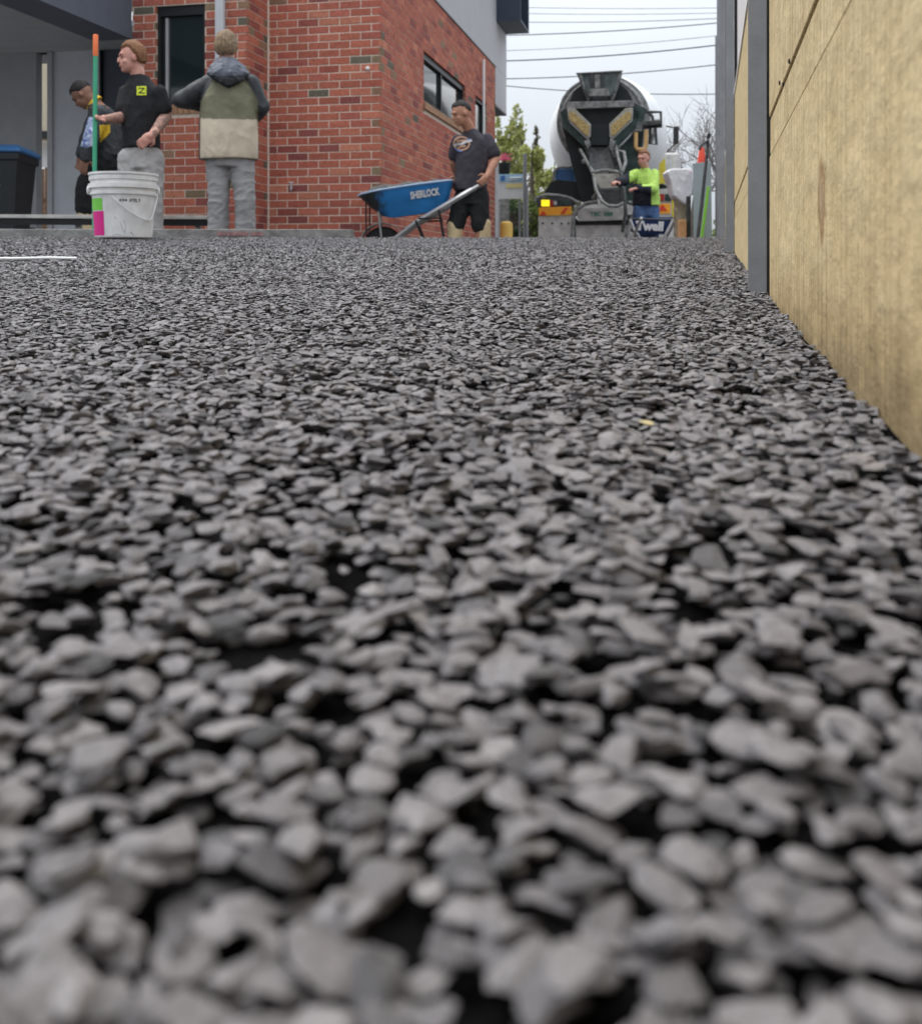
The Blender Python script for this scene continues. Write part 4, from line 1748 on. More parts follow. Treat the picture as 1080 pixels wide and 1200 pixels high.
# ---- man pushing the wheelbarrow
Y = 10.2
gz = g(0.1, Y)
base = Vector((P(552, 320, Y).x, Y, gz))
pd = thing('person', base, 'dark-haired person in charcoal T-shirt pushing the blue wheelbarrow', 'person')
fw = Vector((-0.62, -0.78, 0)).normalized()
sd = Vector((0.78, -0.62, 0)).normalized()
hc = P(540.5, 133, Y - 0.08)
hf = Vector((-0.88, -0.36, -0.30)).normalized()
shL, shR = P(536, 164, Y - 0.0), P(570, 162, Y - 0.02)
elL, wrL = P(531, 190, Y + 0.10), P(537, 208, Y + 0.24)
elR, wrR = P(580.5, 186, Y - 0.04), P(571, 206, Y - 0.16)
hipL, hipR = P(545, 228, Y + .03), P(561, 228, Y - .04)
knL, knR = P(534, 262, Y - .02), P(562, 262, Y - .05)
anL = Vector((P(533, 305, Y).x, Y - .02, gz + .10))
anR = Vector((P(566, 305, Y).x, Y - .04, gz + .10))
b = MB()
_, hu, _ = head(b, hc, hf, UP, 1.0)
limb(b, [hc - UP * 0.05 - hf * 0.02, P(548, 147, Y - .03), P(553, 158, Y)], [.056, .058, .050])
torso_shape(b, [(P(552, 232, Y), .10, .07), (P(552, 200, Y), .12, .09), (P(553, 178, Y), .14, .09), (P(553, 168, Y), .11, .06), (P(552, 156, Y), .055, .05)], sd, fw)
arm_skin(b, shL, elL, wrL, 1.05)
arm_skin(b, shR, elR, wrR, 1.08)
hand(b, wrL, Vector((-0.5, 0, -0.6)), Vector((0, -1, 0)), 1, 1.0)
hand(b, wrR, (P(563.5, 214, Y - 0.20) - wrR), Vector((-0.3, 0.9, 0.2)), -1, 1.1)
for h_, k_, a_ in ((hipL, knL, anL), (hipR, knR, anR)):
    leg_shape(b, h_, k_, a_)
    foot(b, a_, fw, gz)
remesh(b, 'body', [M['skin_tan']], pd, 0.0075, 2)
hair(pd, hc, hf, hu, 1.0, 'hair_dark', 0.062, -0.02, 0.9, 12.0, side=0.03)
face_parts(pd, hc, hf, hu, 1.0, 'hair_dark')
b = MB()
for h_, k_, a_ in ((hipL, knL, anL), (hipR, knR, anR)):
    limb(b, [h_, mid(h_, k_, .5), k_, k_.lerp(a_, 0.08)], [.102, .098, .088, .082])
torso_shape(b, [(P(553, 240, Y), .16, .12), (P(552, 216, Y), .16, .12)], sd, fw)
remesh(b, 'trousers', [M['pants_black']], pd, 0.011, 4, 0.010, 12, seed=33)
b = MB()
for a_ in (anL, anR):
    foot(b, a_, fw, gz, 1.2, 0.06)
    limb(b, [a_, a_ + UP * 0.15, a_ + UP * 0.31], [.066, .072, .080])
remesh(b, 'boots', [M['cream_boot']], pd, 0.011, 3, 0.005, 12)
b = MB()
torso_shape(b, [(P(551, 223, Y), .178, .135), (P(552, 205, Y), .172, .13), (P(553, 182, Y), .176, .132), (P(553, 171, Y), .168, .118), (P(553, 163, Y), .145, .10), (P(552, 157, Y), .10, .08), (P(551, 151, Y), .064, .062)], sd, fw)
limb(b, [shL, mid(shL, elL, .4), mid(shL, elL, .68)], [.060, .066, .068])
limb(b, [shR, mid(shR, elR, .4), mid(shR, elR, .72)], [.060, .070, .074])
tee2 = remesh(b, 'shirt', [M['tee_char']], pd, 0.009, 4, 0.006, 6, stretch=(1.3, 1.3, 0.9), seed=37)
M['p_orange'] = mat('faded_orange_print', (0.46, 0.27, 0.18), 0.8, var=0.15, scale=50)
M['p_white'] = mat('white_print', (0.52, 0.49, 0.48), 0.8, var=0.1, scale=50)
M['p_blue'] = mat('blue_print', (0.10, 0.20, 0.45), 0.8, var=0.1, scale=50)


def arc(cx_, cy_, rx_, ry_, a0, a1, n=14):
    return [(cx_ + rx_ * math.cos(a0 + (a1 - a0) * i / n), cy_ + ry_ * math.sin(a0 + (a1 - a0) * i / n)) for i in range(n + 1)]


polys = [(q, 0) for q in quad_strip(arc(541, 168, 9.2, 7.6, 0, 2 * math.pi, 20), 2.0)]
polys += [(q, 0) for q in grid_rect(535, 163.5, 547, 166.5, 4, 1)]
polys += [(q, 1) for q in quad_strip([(532, 170.5), (536, 168.2), (541, 168.8), (546, 166), (553, 164.5)], 3.0)]
polys += [(q, 0) for q in quad_strip([(536, 173), (541, 171.5), (546, 171)], 2.2)]
polys += [(q, 2) for q in quad_strip([(533, 173), (537, 176.5), (542, 177.2)], 1.4)]
polys += [(q, 2) for q in quad_strip([(547, 163.5), (552.5, 163)], 1.2)]
decal(pd, tee2, polys, [M['p_orange'], M['p_white'], M['p_blue']], 'chest_emblem', 0.007)

# ---- man in the lime shirt at the chute
Y = 15.3
gz = g(2.7, Y)
base = Vector((P(752, 320, Y).x, Y, gz))
pe = thing('person', base, 'person in lime hi-vis shirt and jeans working the mixer chute', 'person')
fw = Vector((-0.6, -0.8, 0)).normalized()
sd = Vector((0.8, -0.6, 0)).normalized()
hc = P(754, 186, Y - 0.03)
hf = Vector((-0.62, -0.76, -0.14)).normalized()
shL, shR = P(745, 203, Y + .02), P(767, 203, Y - .03)
elL, wrL = P(731, 212, Y - .16), P(723, 213, Y - .36)
elR, wrR = P(765, 221, Y - .22), P(747, 221, Y - .40)
hipL, hipR = P(751, 246, Y), P(763, 246, Y)
knL, knR = P(750, 280, Y - .03), P(764, 280, Y - .03)
anL = Vector((P(749, 300, Y).x, Y, gz + .09))
anR = Vector((P(765, 300, Y).x, Y, gz + .09))
b = MB()
_, hu, _ = head(b, hc, hf, UP, 1.08)
limb(b, [hc - UP * 0.05, P(756, 198, Y), P(756, 204, Y)], [.058, .058, .050])
torso_shape(b, [(P(757, 250, Y), .12, .09), (P(757, 225, Y), .13, .10), (P(756, 216, Y), .14, .09), (P(756, 209, Y), .11, .06), (P(756, 200, Y), .055, .05)], sd, fw)
arm_skin(b, shL, elL, wrL)
arm_skin(b, shR, elR, wrR)
hand(b, wrL, wrL - elL, Vector((0, 0, -1)), 1, 0.9, 1.1)
hand(b, wrR, wrR - elR, Vector((0, 0, -1)), -1, 0.9, 1.1)
for h_, k_, a_ in ((hipL, knL, anL), (hipR, knR, anR)):
    leg_shape(b, h_, k_, a_)
    foot(b, a_, fw, gz)
remesh(b, 'body', [M['skin_ruddy']], pe, 0.009, 2)
hair(pe, hc, hf, hu, 1.10, 'hair_ginger', 0.06, -0.03, 0.9, 15.0, side=0.02)
face_parts(pe, hc, hf, hu, 1.08, 'hair_dark')
b = MB()
for h_, k_, a_ in ((hipL, knL, anL), (hipR, knR, anR)):
    leg_shape(b, h_, k_, a_, 1.2, (0.1, 0.094, 0.082, 0.078, 0.075, 0.072))
torso_shape(b, [(P(757, 254, Y), .165, .12), (P(757, 236, Y), .165, .12)], sd, fw)
remesh(b, 'jeans', [M['denim']], pe, 0.013, 4, 0.010, 12, seed=43)
b = MB()
for a_ in (anL, anR):
    foot(b, a_, fw, gz, 1.2, 0.06)
remesh(b, 'boots', [M['boot_dark']], pe, 0.013, 3)
b = MB()
torso_shape(b, [(P(757, 241, Y), .215, .16), (P(757, 228, Y), .20, .155), (P(757, 214, Y), .19, .145), (P(756.5, 207, Y), .165, .12), (P(756, 202, Y), .11, .09), (P(756, 197, Y), .07, .07)], sd, fw)
limb(b, [shL, mid(shL, elL), elL], [.07, .078, .074])
limb(b, [elL, mid(elL, wrL), wrL], [.072, .066, .058])
limb(b, [shR, mid(shR, elR), elR], [.07, .08, .078])
limb(b, [elR, mid(elR, wrR), wrR], [.074, .068, .060])


def pick_e(p):
    x_, y_ = CX + F * p.x / p.y, HY - F * p.z / p.y
    if x_ < 737.5:
        return 1
    if y_ > 215 + (0 if x_ < 752 else 3) and x_ < 763:
        return 1
    return 0


remesh(b, 'shirt', [M['lime'], M['navycloth']], pe, 0.010, 4, 0.010, 7, pick_e, seed=47)
# ------------------------------------------------------------------ lettering
def lettering(body, size, origin, right, up, m, parent, name='lettering', depth=0.002, bold=0.0, shear=0.0, spacing=1.0, xs_=1.0):
    cu = bpy.data.curves.new(name, 'FONT')
    cu.body = body
    cu.size = size
    cu.extrude = depth
    cu.offset = bold
    cu.shear = shear
    cu.space_character = spacing
    cu.align_x = 'CENTER'
    cu.align_y = 'CENTER'
    cu.resolution_u = 3
    o = bpy.data.objects.new(name, cu)
    COL.objects.link(o)
    dg_ = bpy.context.evaluated_depsgraph_get()
    dg_.update()
    me = bpy.data.meshes.new_from_object(o.evaluated_get(dg_))
    bpy.data.objects.remove(o, do_unlink=True)
    r_, u_ = Vector(right).normalized(), Vector(up).normalized()
    n_ = r_.cross(u_).normalized()
    u_ = n_.cross(r_)
    org = root_loc(parent)
    T = Matrix.Translation(Vector(origin) - org) @ Matrix((r_, u_, n_)).transposed().to_4x4()
    me.transform(T @ Matrix.Diagonal((xs_, 1, 1, 1)))
    me.materials.clear()
    me.materials.append(M[m])
    me.name = name
    return link_mesh(name, me, parent)


# ------------------------------------------------------------------ white bucket on the crest
M['bucket'] = mat('white_bucket_plastic', (0.69, 0.69, 0.68), 0.5, var=0.12, scale=16)
M['scrawl'] = mat('grey_marker', (0.12, 0.12, 0.12), 0.7, var=0.2)
M['magenta'] = mat('magenta_label', (0.58, 0.012, 0.20), 0.6, var=0.06)
M['grasslabel'] = mat('green_label', (0.16, 0.52, 0.06), 0.6, var=0.06)
Yb = 5.0
bc = P(145, 320, Yb)
bz = g(bc.x, Yb) - 0.008
bc = Vector((bc.x, Yb, bz))
bk = thing('bucket', bc, 'white plastic pail with coloured side label on the gravel crest', 'bucket')
H = 0.315
mb = MB()
prof = [(0.0, 0.002), (0.128, 0.0), (0.134, 0.006), (0.146, H * 0.62), (0.149, H * 0.66), (0.156, H * 0.665), (0.157, H * 0.70), (0.151, H * 0.705),
        (0.152, H * 0.76), (0.163, H * 0.765), (0.164, H * 0.83), (0.154, H * 0.835), (0.155, H * 0.885), (0.161, H * 0.89), (0.162, H * 0.94), (0.157, H * 0.945),
        (0.158, H * 0.965), (0.164, H * 0.97), (0.164, H), (0.155, H), (0.150, H * 0.9), (0.13, 0.01), (0.0, 0.008)]
mb.lathe(bc, UP, prof, 48, cap=False)
mb.build('pail', M['bucket'], bk, smooth=35)
mb = MB()
tocam = Vector((-bc.x, -bc.y, 0)).normalized()
rt = Vector((-tocam.y, tocam.x, 0))
if rt.x < 0:
    rt = -rt


def on_pail(ang, h, lift=0.001):
    r_ = 0.134 + (0.146 - 0.134) * (h - 0.006) / (H * 0.62)
    d_ = tocam * math.cos(ang) + rt * math.sin(ang)
    return bc + d_ * (r_ + lift) + UP * h


def patch(mb_, a0, a1, h0, h1, mi=0, n=8, lift=0.0012):
    for i in range(n):
        p_, q_ = a0 + (a1 - a0) * i / n, a0 + (a1 - a0) * (i + 1) / n
        mb_.add([on_pail(p_, h0, lift), on_pail(q_, h0, lift), on_pail(q_, h1, lift), on_pail(p_, h1, lift)], [(0, 1, 2, 3)], mi)


patch(mb, R(-84), R(-40), 0.012, 0.128, 0)
patch(mb, R(-84), R(-42), 0.132, 0.190, 1)
mb.build('side_label', [M['magenta'], M['grasslabel']], bk)
mb = MB()
hp = []
for i in range(17):
    t = i / 16
    a_ = R(-20) + (R(86) - R(-20)) * t
    hp.append(on_pail(a_, H * 0.62 - 0.11 * math.sin(min(1, t * 1.25) * math.pi * 0.62) if t < 0.75 else H * (0.33 + (t - 0.75) * 1.7), 0.012))
mb.tube(hp, 0.0035, 6)
mb.build('handle', M['bucket'], bk, smooth=60)
mb = MB()
for k_ in (-1, 1):
    d_ = rt * k_
    mb = MB()
    mb.lathe(bc + d_ * 0.15 + UP * H * 0.74, d_, [(0.022, 0), (0.022, 0.016), (0.012, 0.02)], 14)
    mb.build('handle_lug', M['bucket'], bk, smooth=40)
# hand-written marks on the pail
mb = MB()


def scr(pts):
    w3 = [on_pail(R(a_), h_, 0.0015) for a_, h_ in pts]
    mb.tube(w3, 0.0016, 5)


for a0 in (-8, -3, 2):
    scr([(a0, 0.178), (a0 + 2.5, 0.186), (a0 + 3.2, 0.176), (a0 + 0.5, 0.173), (a0 + 3.6, 0.182)])
scr([(10, 0.172), (11, 0.187), (12.5, 0.172)])
scr([(14, 0.172), (14, 0.187), (17, 0.184), (14.5, 0.18)])
scr([(18.5, 0.187), (18.5, 0.173), (21.5, 0.174), (21.5, 0.186), (18.5, 0.187)])
scr([(23, 0.187), (23, 0.173), (26, 0.173)])
scr([(27.5, 0.187), (29, 0.180), (30.5, 0.187), (28.5, 0.172)])
mb.build('scrawled_writing', M['scrawl'], bk)
mb = MB()
M['scuff'] = mat('grey_scuff', (0.42, 0.42, 0.41), 0.8, var=0.2)
for pts in ([(-6, 0.07), (-2, 0.04), (3, 0.02)], [(0, 0.085), (4, 0.05), (2, 0.03)], [(-22, 0.012), (-12, 0.02), (-5, 0.012)], [(12, 0.03), (20, 0.016)], [(-18, 0.10), (-14, 0.09)]):
    w3 = [on_pail(R(a_), h_, 0.0005) for a_, h_ in pts]
    mb.tube(w3, 0.002, 4)
mb.build('scuff_marks', M['scuff'], bk)

# ------------------------------------------------------------------ formwork timbers
Yp = 5.75
a_, b_ = P(-60, 268, Yp + 0.25), P(412, 268.5, Yp)
pk = thing('edging_sleeper', Vector((b_.x, b_.y, 0.15)), 'weathered grey sleeper laid along the crest behind the bucket', 'sleeper')
mb = MB()
dd = (b_ - a_)
dn = Vector((dd.y, -dd.x, 0)).normalized()
if dn.y > 0:
    dn = -dn
n_ = 26
rr = []
for i in range(n_ + 1):
    c_ = a_.lerp(b_, i / n_)
    jz = 0.002 * mnoise.noise(Vector((i * 0.7, 1, 2)))
    top = UP * jz
    rr.append([c_ + top, c_ + top - dn * 0.07, c_ - dn * 0.07 - UP * 0.11, c_ + dn * (0.002 * mnoise.noise(Vector((i, 4, 2)))) - UP * 0.11])
mb.rings(rr)
mb.build('sleeper', M['greytimber'], pk, bevel=0.004)
for xr, wr_ in ((283, 26), (305, 14), (264, 10)):
    mb = MB()
    c_ = a_.lerp(b_, (xr + 60) / 472.0)
    mb.box(c_ + dn * 0.0045 - UP * 0.026, (wr_ / F * Yp, 0.004, 0.022))
    mb.build('paint_mark', M['redpaint'], pk)
Yr = 8.55
a_, b_ = P(-70, 250.5, Yr + 0.15), P(253, 252.5, Yr - 0.1)
rl = thing('form_board', Vector((b_.x, b_.y, 0.06)), 'pale horizontal form board on stakes in front of the carport', 'board')
mb = MB()
mb.hexa([a_ - UP * 0.030, b_ - UP * 0.030, b_ - UP * 0.030 + Vector((0, .035, 0)), a_ - UP * 0.030 + Vector((0, .035, 0)),
         a_, b_, b_ + Vector((0, .035, 0)), a_ + Vector((0, .035, 0))])
mb.build('rail', M['paletimber'], rl, bevel=0.003)
mb = MB()
q_ = Vector((0, 0.012, 0))
mb.hexa([a_ - UP * 0.085 + q_, b_ - UP * 0.085 + q_, b_ - UP * 0.085 + q_ * 2, a_ - UP * 0.085 + q_ * 2, a_ - UP * 0.032 + q_, b_ - UP * 0.032 + q_, b_ - UP * 0.032 + q_ * 2, a_ - UP * 0.032 + q_ * 2])
mb.build('lower_board', M['rubber'], rl)
for t in (0.12, 0.5, 0.93):
    c_ = a_.lerp(b_, t)
    mb = MB()
    mb.box((c_.x, c_.y + 0.062, (c_.z - 0.03 + 0.0) / 2 + 0.0), (0.045, 0.045, c_.z - 0.02))
    mb.build('stake', M['greytimber'], rl, bevel=0.003)

# white strip lying on the gravel
h0, h1 = ground_hit(-25, 305), ground_hit(90, 304.5)
mb = MB()
mb.tube([h0 + UP * 0.006, h0.lerp(h1, .35) + UP * 0.005, h0.lerp(h1, .7) + UP * 0.007, h1 + UP * 0.005], 0.005, 8)
o = mb.build('plastic_conduit', M['white'], None, h1, smooth=60)
tag(o, 'thin white conduit lying on the gravel near the bucket', 'conduit')

# ------------------------------------------------------------------ wheelie bin
M['binbody'] = mat('dark_green_black_bin', (0.020, 0.024, 0.027), 0.5, var=0.15)
M['binlid'] = mat('blue_bin_lid', (0.035, 0.13, 0.30), 0.45, var=0.08)
Yn = 9.75
c_ = P(-1, 320, Yn)
bn = thing('wheelie_bin', Vector((c_.x, Yn, 0.25)), 'black wheelie bin with blue lid under the carport', 'bin')
mb = MB()
b0 = Vector((c_.x, Yn, 0.25))
X1, X2 = Vector((1, 0.12, 0)).normalized(), Vector((-0.12, 1, 0)).normalized()


def brect(z, hx, hy, oy=0.0):
    return [b0 + X1 * hx * sx + X2 * (hy * sy + oy) + UP * z for sx, sy in ((-1, -1), (1, -1), (1, 1), (-1, 1))]


mb.rings([brect(0.02, 0.20, 0.23), brect(0.80, 0.255, 0.30), brect(0.80, 0.275, 0.32), brect(0.865, 0.28, 0.325), brect(0.865, 0.25, 0.29)])
mb.build('body', M['binbody'], bn, bevel=0.02, seg=3)
mb = MB()
mb.rings([brect(0.868, 0.292, 0.335), brect(0.90, 0.295, 0.337), brect(0.945, 0.24, 0.28, 0.02), brect(0.955, 0.12, 0.15, 0.03)])
mb.build('lid', M['binlid'], bn, smooth=40, bevel=0.015)
mb = MB()
mb.tube([b0 - X1 * 0.2 + X2 * 0.37 + UP * 0.88, b0 + X1 * 0.2 + X2 * 0.37 + UP * 0.88], 0.014, 8)
mb.build('handle', M['binbody'], bn, smooth=60)
for k_ in (-1, 1):
    mb = MB()
    mb.lathe(b0 + X1 * 0.20 * k_ + X2 * 0.27 + UP * 0.1, X1 * k_, [(0.02, 0), (0.095, 0.005), (0.10, 0.015), (0.10, 0.04), (0.09, 0.048), (0.02, 0.05)], 24)
    mb.build('wheel', M['rubber'], bn, smooth=40)
mb = MB()
for i in range(7):
    z = 0.50 + i * 0.032
    w_ = 0.02 + 0.018 * ((i * 7) % 3)
    yy = -(0.23 + 0.07 * z / 0.8) - 0.005
    p_ = b0 + X1 * 0.07 + X2 * yy + UP * z
    mb.box(p_, (w_, 0.003, 0.012))
M['binmark'] = mat('faded_bin_stamp', (0.24, 0.25, 0.26), 0.8, var=0.3, scale=60)
mb.build('stamped_marks', M['binmark'], bn)

# ------------------------------------------------------------------ blue wheelbarrow
M['traylblue'] = mat('blue_tray_front_shade', (0.026, 0.20, 0.50), 0.38, var=0.15, scale=9)
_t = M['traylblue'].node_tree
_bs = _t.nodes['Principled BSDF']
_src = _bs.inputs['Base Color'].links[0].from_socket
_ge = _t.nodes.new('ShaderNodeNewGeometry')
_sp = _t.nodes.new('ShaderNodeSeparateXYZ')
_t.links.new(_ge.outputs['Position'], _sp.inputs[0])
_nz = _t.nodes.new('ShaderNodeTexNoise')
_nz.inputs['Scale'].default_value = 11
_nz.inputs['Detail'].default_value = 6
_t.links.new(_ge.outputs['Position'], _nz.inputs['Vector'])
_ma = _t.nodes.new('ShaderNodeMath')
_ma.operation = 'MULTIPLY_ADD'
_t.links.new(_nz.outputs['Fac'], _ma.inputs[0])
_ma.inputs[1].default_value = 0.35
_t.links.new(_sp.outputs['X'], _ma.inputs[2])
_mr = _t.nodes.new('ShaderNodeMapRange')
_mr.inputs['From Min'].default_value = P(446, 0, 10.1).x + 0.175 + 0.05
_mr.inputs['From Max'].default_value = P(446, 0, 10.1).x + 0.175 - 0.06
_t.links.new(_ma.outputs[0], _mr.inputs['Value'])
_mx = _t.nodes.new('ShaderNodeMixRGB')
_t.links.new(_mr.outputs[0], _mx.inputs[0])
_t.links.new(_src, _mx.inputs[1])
_mx.inputs[2].default_value = (0.035, 0.04, 0.042, 1)  # blue darkens towards the tray front, shade put into the colour
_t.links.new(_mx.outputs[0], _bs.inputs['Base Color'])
M['barrowgrey'] = mat('grey_barrow_frame', (0.46, 0.46, 0.46), 0.45, 0.3, var=0.1)
M['muck'] = mat('wet_concrete_dirt', (0.11, 0.105, 0.10), 0.9, var=0.3, scale=20, bump=0.4)
Yw = 10.05
wheel_c = P(449, 285, Yw + 0.27)
gzb = g(wheel_c.x, Yw + .27)
wheel_c.z = gzb + 0.205
wb = thing('wheelbarrow', Vector((wheel_c.x, wheel_c.y, gzb)), 'blue builder wheelbarrow with white lettering tilted forward by the brick corner', 'wheelbarrow')
DY = Vector((0, 0.56, 0))


def ww(x_, y_, t=0.0):
    """point of the barrow's near side (t=0) or far side (t=1)"""
    p_ = P(x_, y_, Yw)
    return p_ + DY * t


# tray: rim loop (wider), floor loop (narrower)
rim = [ww(418, 228, .22), ww(424, 226.5, .06), ww(445, 222.5, -.05), ww(490, 216, -.10), ww(524, 211.5, -.06), ww(530, 210.5, .08),
       ww(530.5, 209, .92), ww(525, 209.5, 1.06), ww(490, 213.5, 1.10), ww(445, 220, 1.05), ww(424, 224, .94), ww(418, 226.5, .78)]
low = [ww(445, 251, .34), ww(448, 252.5, .24), ww(458, 254.5, .16), ww(489, 250.5, .13), ww(516, 245, .15), ww(520, 243, .24),
       ww(520, 242, .76), ww(516, 243.5, .85), ww(489, 248, .87), ww(458, 252, .84), ww(448, 250, .76), ww(445, 249, .66)]
inn = [q + (sum(rim, Vector()) / 12 - q) * 0.03 - UP * 0.004 for q in rim]
lin = [q + (sum(low, Vector()) / 12 - q) * 0.06 + UP * 0.012 for q in low]
mids = [a.lerp(c, 0.45) + (a - sum(rim, Vector()) / 12) * Vector((1, 1, 0)).length * 0.02 for a, c in zip(low, rim)]
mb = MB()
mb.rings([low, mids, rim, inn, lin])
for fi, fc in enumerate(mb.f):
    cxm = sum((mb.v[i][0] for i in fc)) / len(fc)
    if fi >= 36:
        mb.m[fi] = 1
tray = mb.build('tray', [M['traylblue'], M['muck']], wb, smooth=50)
mb = MB()
mb.tube(rim + [rim[0]], 0.010, 8)
M['rimwhite'] = mat('pale_blue_rim', (0.30, 0.42, 0.58), 0.4, var=0.1)
mb.build('rolled_rim', M['rimwhite'], tray, smooth=60)
mb = MB()
sec = []
for i in range(9):
    t = i / 8
    sec.append((P(432 + 88 * t, 221 - 9 * t + 2 * abs(t - .5), Yw) + DY * 0.5 - UP * 0.02, DY * (0.38 + 0.1 * math.sin(t * 3)), UP * (0.045 + 0.03 * math.sin(t * 9) ** 2)))
mb.loft(sec, 12)
remesh(mb, 'load', [M['muck']], wb, 0.012, 2, 0.02, 18, seed=51)
p0, n0 = ray_to(tray, 497.5, 226.5)
if p0 is not None:
    pr, _ = ray_to(tray, 506, 225.2)
    pu, _ = ray_to(tray, 497.5, 221)
    lettering('SHERLOCK', 0.098, p0 + n0 * 0.012, (pr - p0), (pu - p0), 'white', wb, bold=0.004, depth=0.003, xs_=0.58)
for t, ye in ((0.0, 0), (1.0, 0)):
    mb = MB()
    h_ = ww(567, 213.5, 0.02 if t == 0 else 0.98)
    m_ = ww(522, 240, t)
    e_ = wheel_c + Vector((0.02, -0.10 if t == 0 else 0.10, 0.0))
    d_ = (h_ - m_).normalized()
    mb.tube([h_, m_, ww(487, 260, t * 0.75 + 0.12), e_], [0.026, 0.026, 0.026, 0.022], 4)
    hd = mb.build('handle_bar', M['barrowgrey'], wb, bevel=0.004)
    mb = MB()
    mb.tube([h_ + d_ * 0.02, h_ - d_ * 0.13], 0.022, 10, round_ends=True)
    mb.build('grip', M['barrowgrey'], hd, smooth=60)
    mb = MB()
    l0, l1, l2 = ww(514, 246, t), ww(520, 282, t * 0.9 + 0.05), ww(500, 281, t * 0.9 + 0.05)
    mb.tube([l0, l1], 0.011, 8)
    mb.tube([ww(490, 256, t), ww(518, 255, t)], 0.009, 8)
    mb.tube([ww(487, 258, t), ww(496, 282, t * .9 + .05)], 0.011, 8)
    mb.build('leg', M['rubber'], wb, smooth=60)
mb = MB()
mb.tube([ww(428, 232, .1), ww(428, 275, .2)], 0.008, 8)
mb.tube([ww(428, 232, .9), ww(428, 275, .8)], 0.008, 8)
mb.tube([ww(428, 275, .2), ww(428, 275, .8)], 0.008, 8)
mb.build('nose_guard', M['rubber'], wb, smooth=60)
for t in (0.2, 0.8):
    mb = MB()
    mb.tube([ww(441, 236, t * 0.7 + 0.05), wheel_c + Vector((-0.0, -0.12 if t < .5 else 0.12, 0))], 0.010, 8)
    mb.build('tray_brace', M['alu'], wb, smooth=60)
mb = MB()
mb.lathe(wheel_c - Vector((0, .045, 0)), Vector((0, 1, 0)), [(0.11, 0), (0.15, 0.0), (0.19, 0.012), (0.205, 0.035), (0.205, 0.055), (0.19, 0.078), (0.15, 0.09), (0.11, 0.09)], 32)
tw = mb.build('wheel', M['rubber'], wb, smooth=40)
mb = MB()
mb.lathe(wheel_c - Vector((0, .03, 0)), Vector((0, 1, 0)), [(0.02, -0.02), (0.04, -0.02), (0.06, 0.01), (0.11, 0.01), (0.12, 0.0), (0.12, 0.06), (0.11, 0.05), (0.06, 0.05), (0.04, 0.08), (0.02, 0.08)], 28)
mb.build('rim', M['barrowgrey'], tw, smooth=40)
mb = MB()
secs = []
for i in range(11):
    a = R(-5) + R(190) * i / 10
    p_ = wheel_c + Vector((math.cos(a), 0, math.sin(a))) * 0.235
    q_ = wheel_c + Vector((math.cos(a), 0, math.sin(a))) * 0.243
    secs.append([p_ + Vector((0, -.09, 0)), p_ + Vector((0, .09, 0)), q_ + Vector((0, .09, 0)), q_ + Vector((0, -.09, 0))])
mb.rings(secs)
M['guard'] = mat('dusty_grey_guard', (0.30, 0.29, 0.28), 0.8, var=0.2, scale=12)
mb.build('wheel_guard', M['guard'], wb, smooth=50)

# ------------------------------------------------------------------ concrete mixer truck
M['drumwhite'] = mat('white_drum_paint', (0.80, 0.80, 0.80), 0.45, var=0.07, scale=5)
M['hoppergrey'] = mat('grey_green_hopper', (0.085, 0.105, 0.098), 0.65, var=0.4, scale=10)
M['truckgreen'] = mat('dark_green_paint', (0.012, 0.042, 0.033), 0.55, var=0.45, scale=9, var2=(0.04, 0.07, 0.06))
M['truckblack'] = mat('dark_green_black_steel', (0.008, 0.013, 0.013), 0.6, var=0.3, scale=8)
M['truckgrey'] = mat('worn_grey_steel', (0.21, 0.212, 0.205), 0.7, 0.1, var=0.45, scale=12)
M['darkgrey'] = mat('dark_grey_steel', (0.045, 0.048, 0.048), 0.65, 0.1, var=0.45, scale=14)
M['creamsteel'] = mat('cement_stained_steel', (0.36, 0.345, 0.30), 0.8, var=0.25, scale=14)
M['crete'] = mat('splashed_concrete', (0.42, 0.36, 0.24), 0.95, var=0.3, scale=25, bump=0.5)
M['tanconc'] = mat('tan_concrete_crust', (0.42, 0.28, 0.09), 0.95, var=0.35, scale=30, bump=0.5, var2=(0.62, 0.48, 0.22))
M['truckwhite'] = mat('white_truck_panel', (0.50, 0.49, 0.465), 0.6, var=0.22, scale=7)
M['chevorange'] = mat('orange_reflector', (0.80, 0.34, 0.025), 0.4, var=0.05)
M['chevred'] = mat('red_reflector', (0.62, 0.05, 0.02), 0.4, var=0.05)
M['lamplit'] = mat('lit_amber_lamp', (0.85, 0.62, 0.02), 0.3, var=0.02, emit=((1.0, 0.72, 0.02), 0.75))
M['lampred'] = mat('red_lamp', (0.34, 0.02, 0.015), 0.3, var=0.05)
M['tankblue'] = mat('blue_tank', (0.03, 0.11, 0.26), 0.45, var=0.1)
M['plategreen'] = mat('green_plate_text', (0.03, 0.20, 0.12), 0.6, var=0.1)
M['ladderor'] = mat('faded_orange_paint', (0.60, 0.38, 0.16), 0.6, var=0.15)
M['yellowpaint'] = mat('yellow_paint', (0.66, 0.55, 0.05), 0.5, var=0.1)

TO = Vector((2.46, 17.5, 0.0))
TT = Vector((0.23, 0.973, 0)).normalized()
TR = Vector((TT.y, -TT.x, 0))
tk = thing('mixer_truck', TO, 'concrete mixer truck with white drum and green hopper seen from behind', 'truck')


def T(x_, y_, b=0.0):
    kx = (x_ - CX) / F
    o_ = TO + TT * b
    a = (kx * o_.y - o_.x) / (TR.x - kx * TR.y)
    p_ = o_ + TR * a
    return Vector((p_.x, p_.y, (HY - y_) / F * p_.y))


def tplate(name, pts, b, th, m, parent=None, bevel=0.006):
    mb_ = MB()
    mb_.prism([T(x_, y_, b) for x_, y_ in pts], TT * th)
    return mb_.build(name, M[m], parent or tk, bevel=bevel)


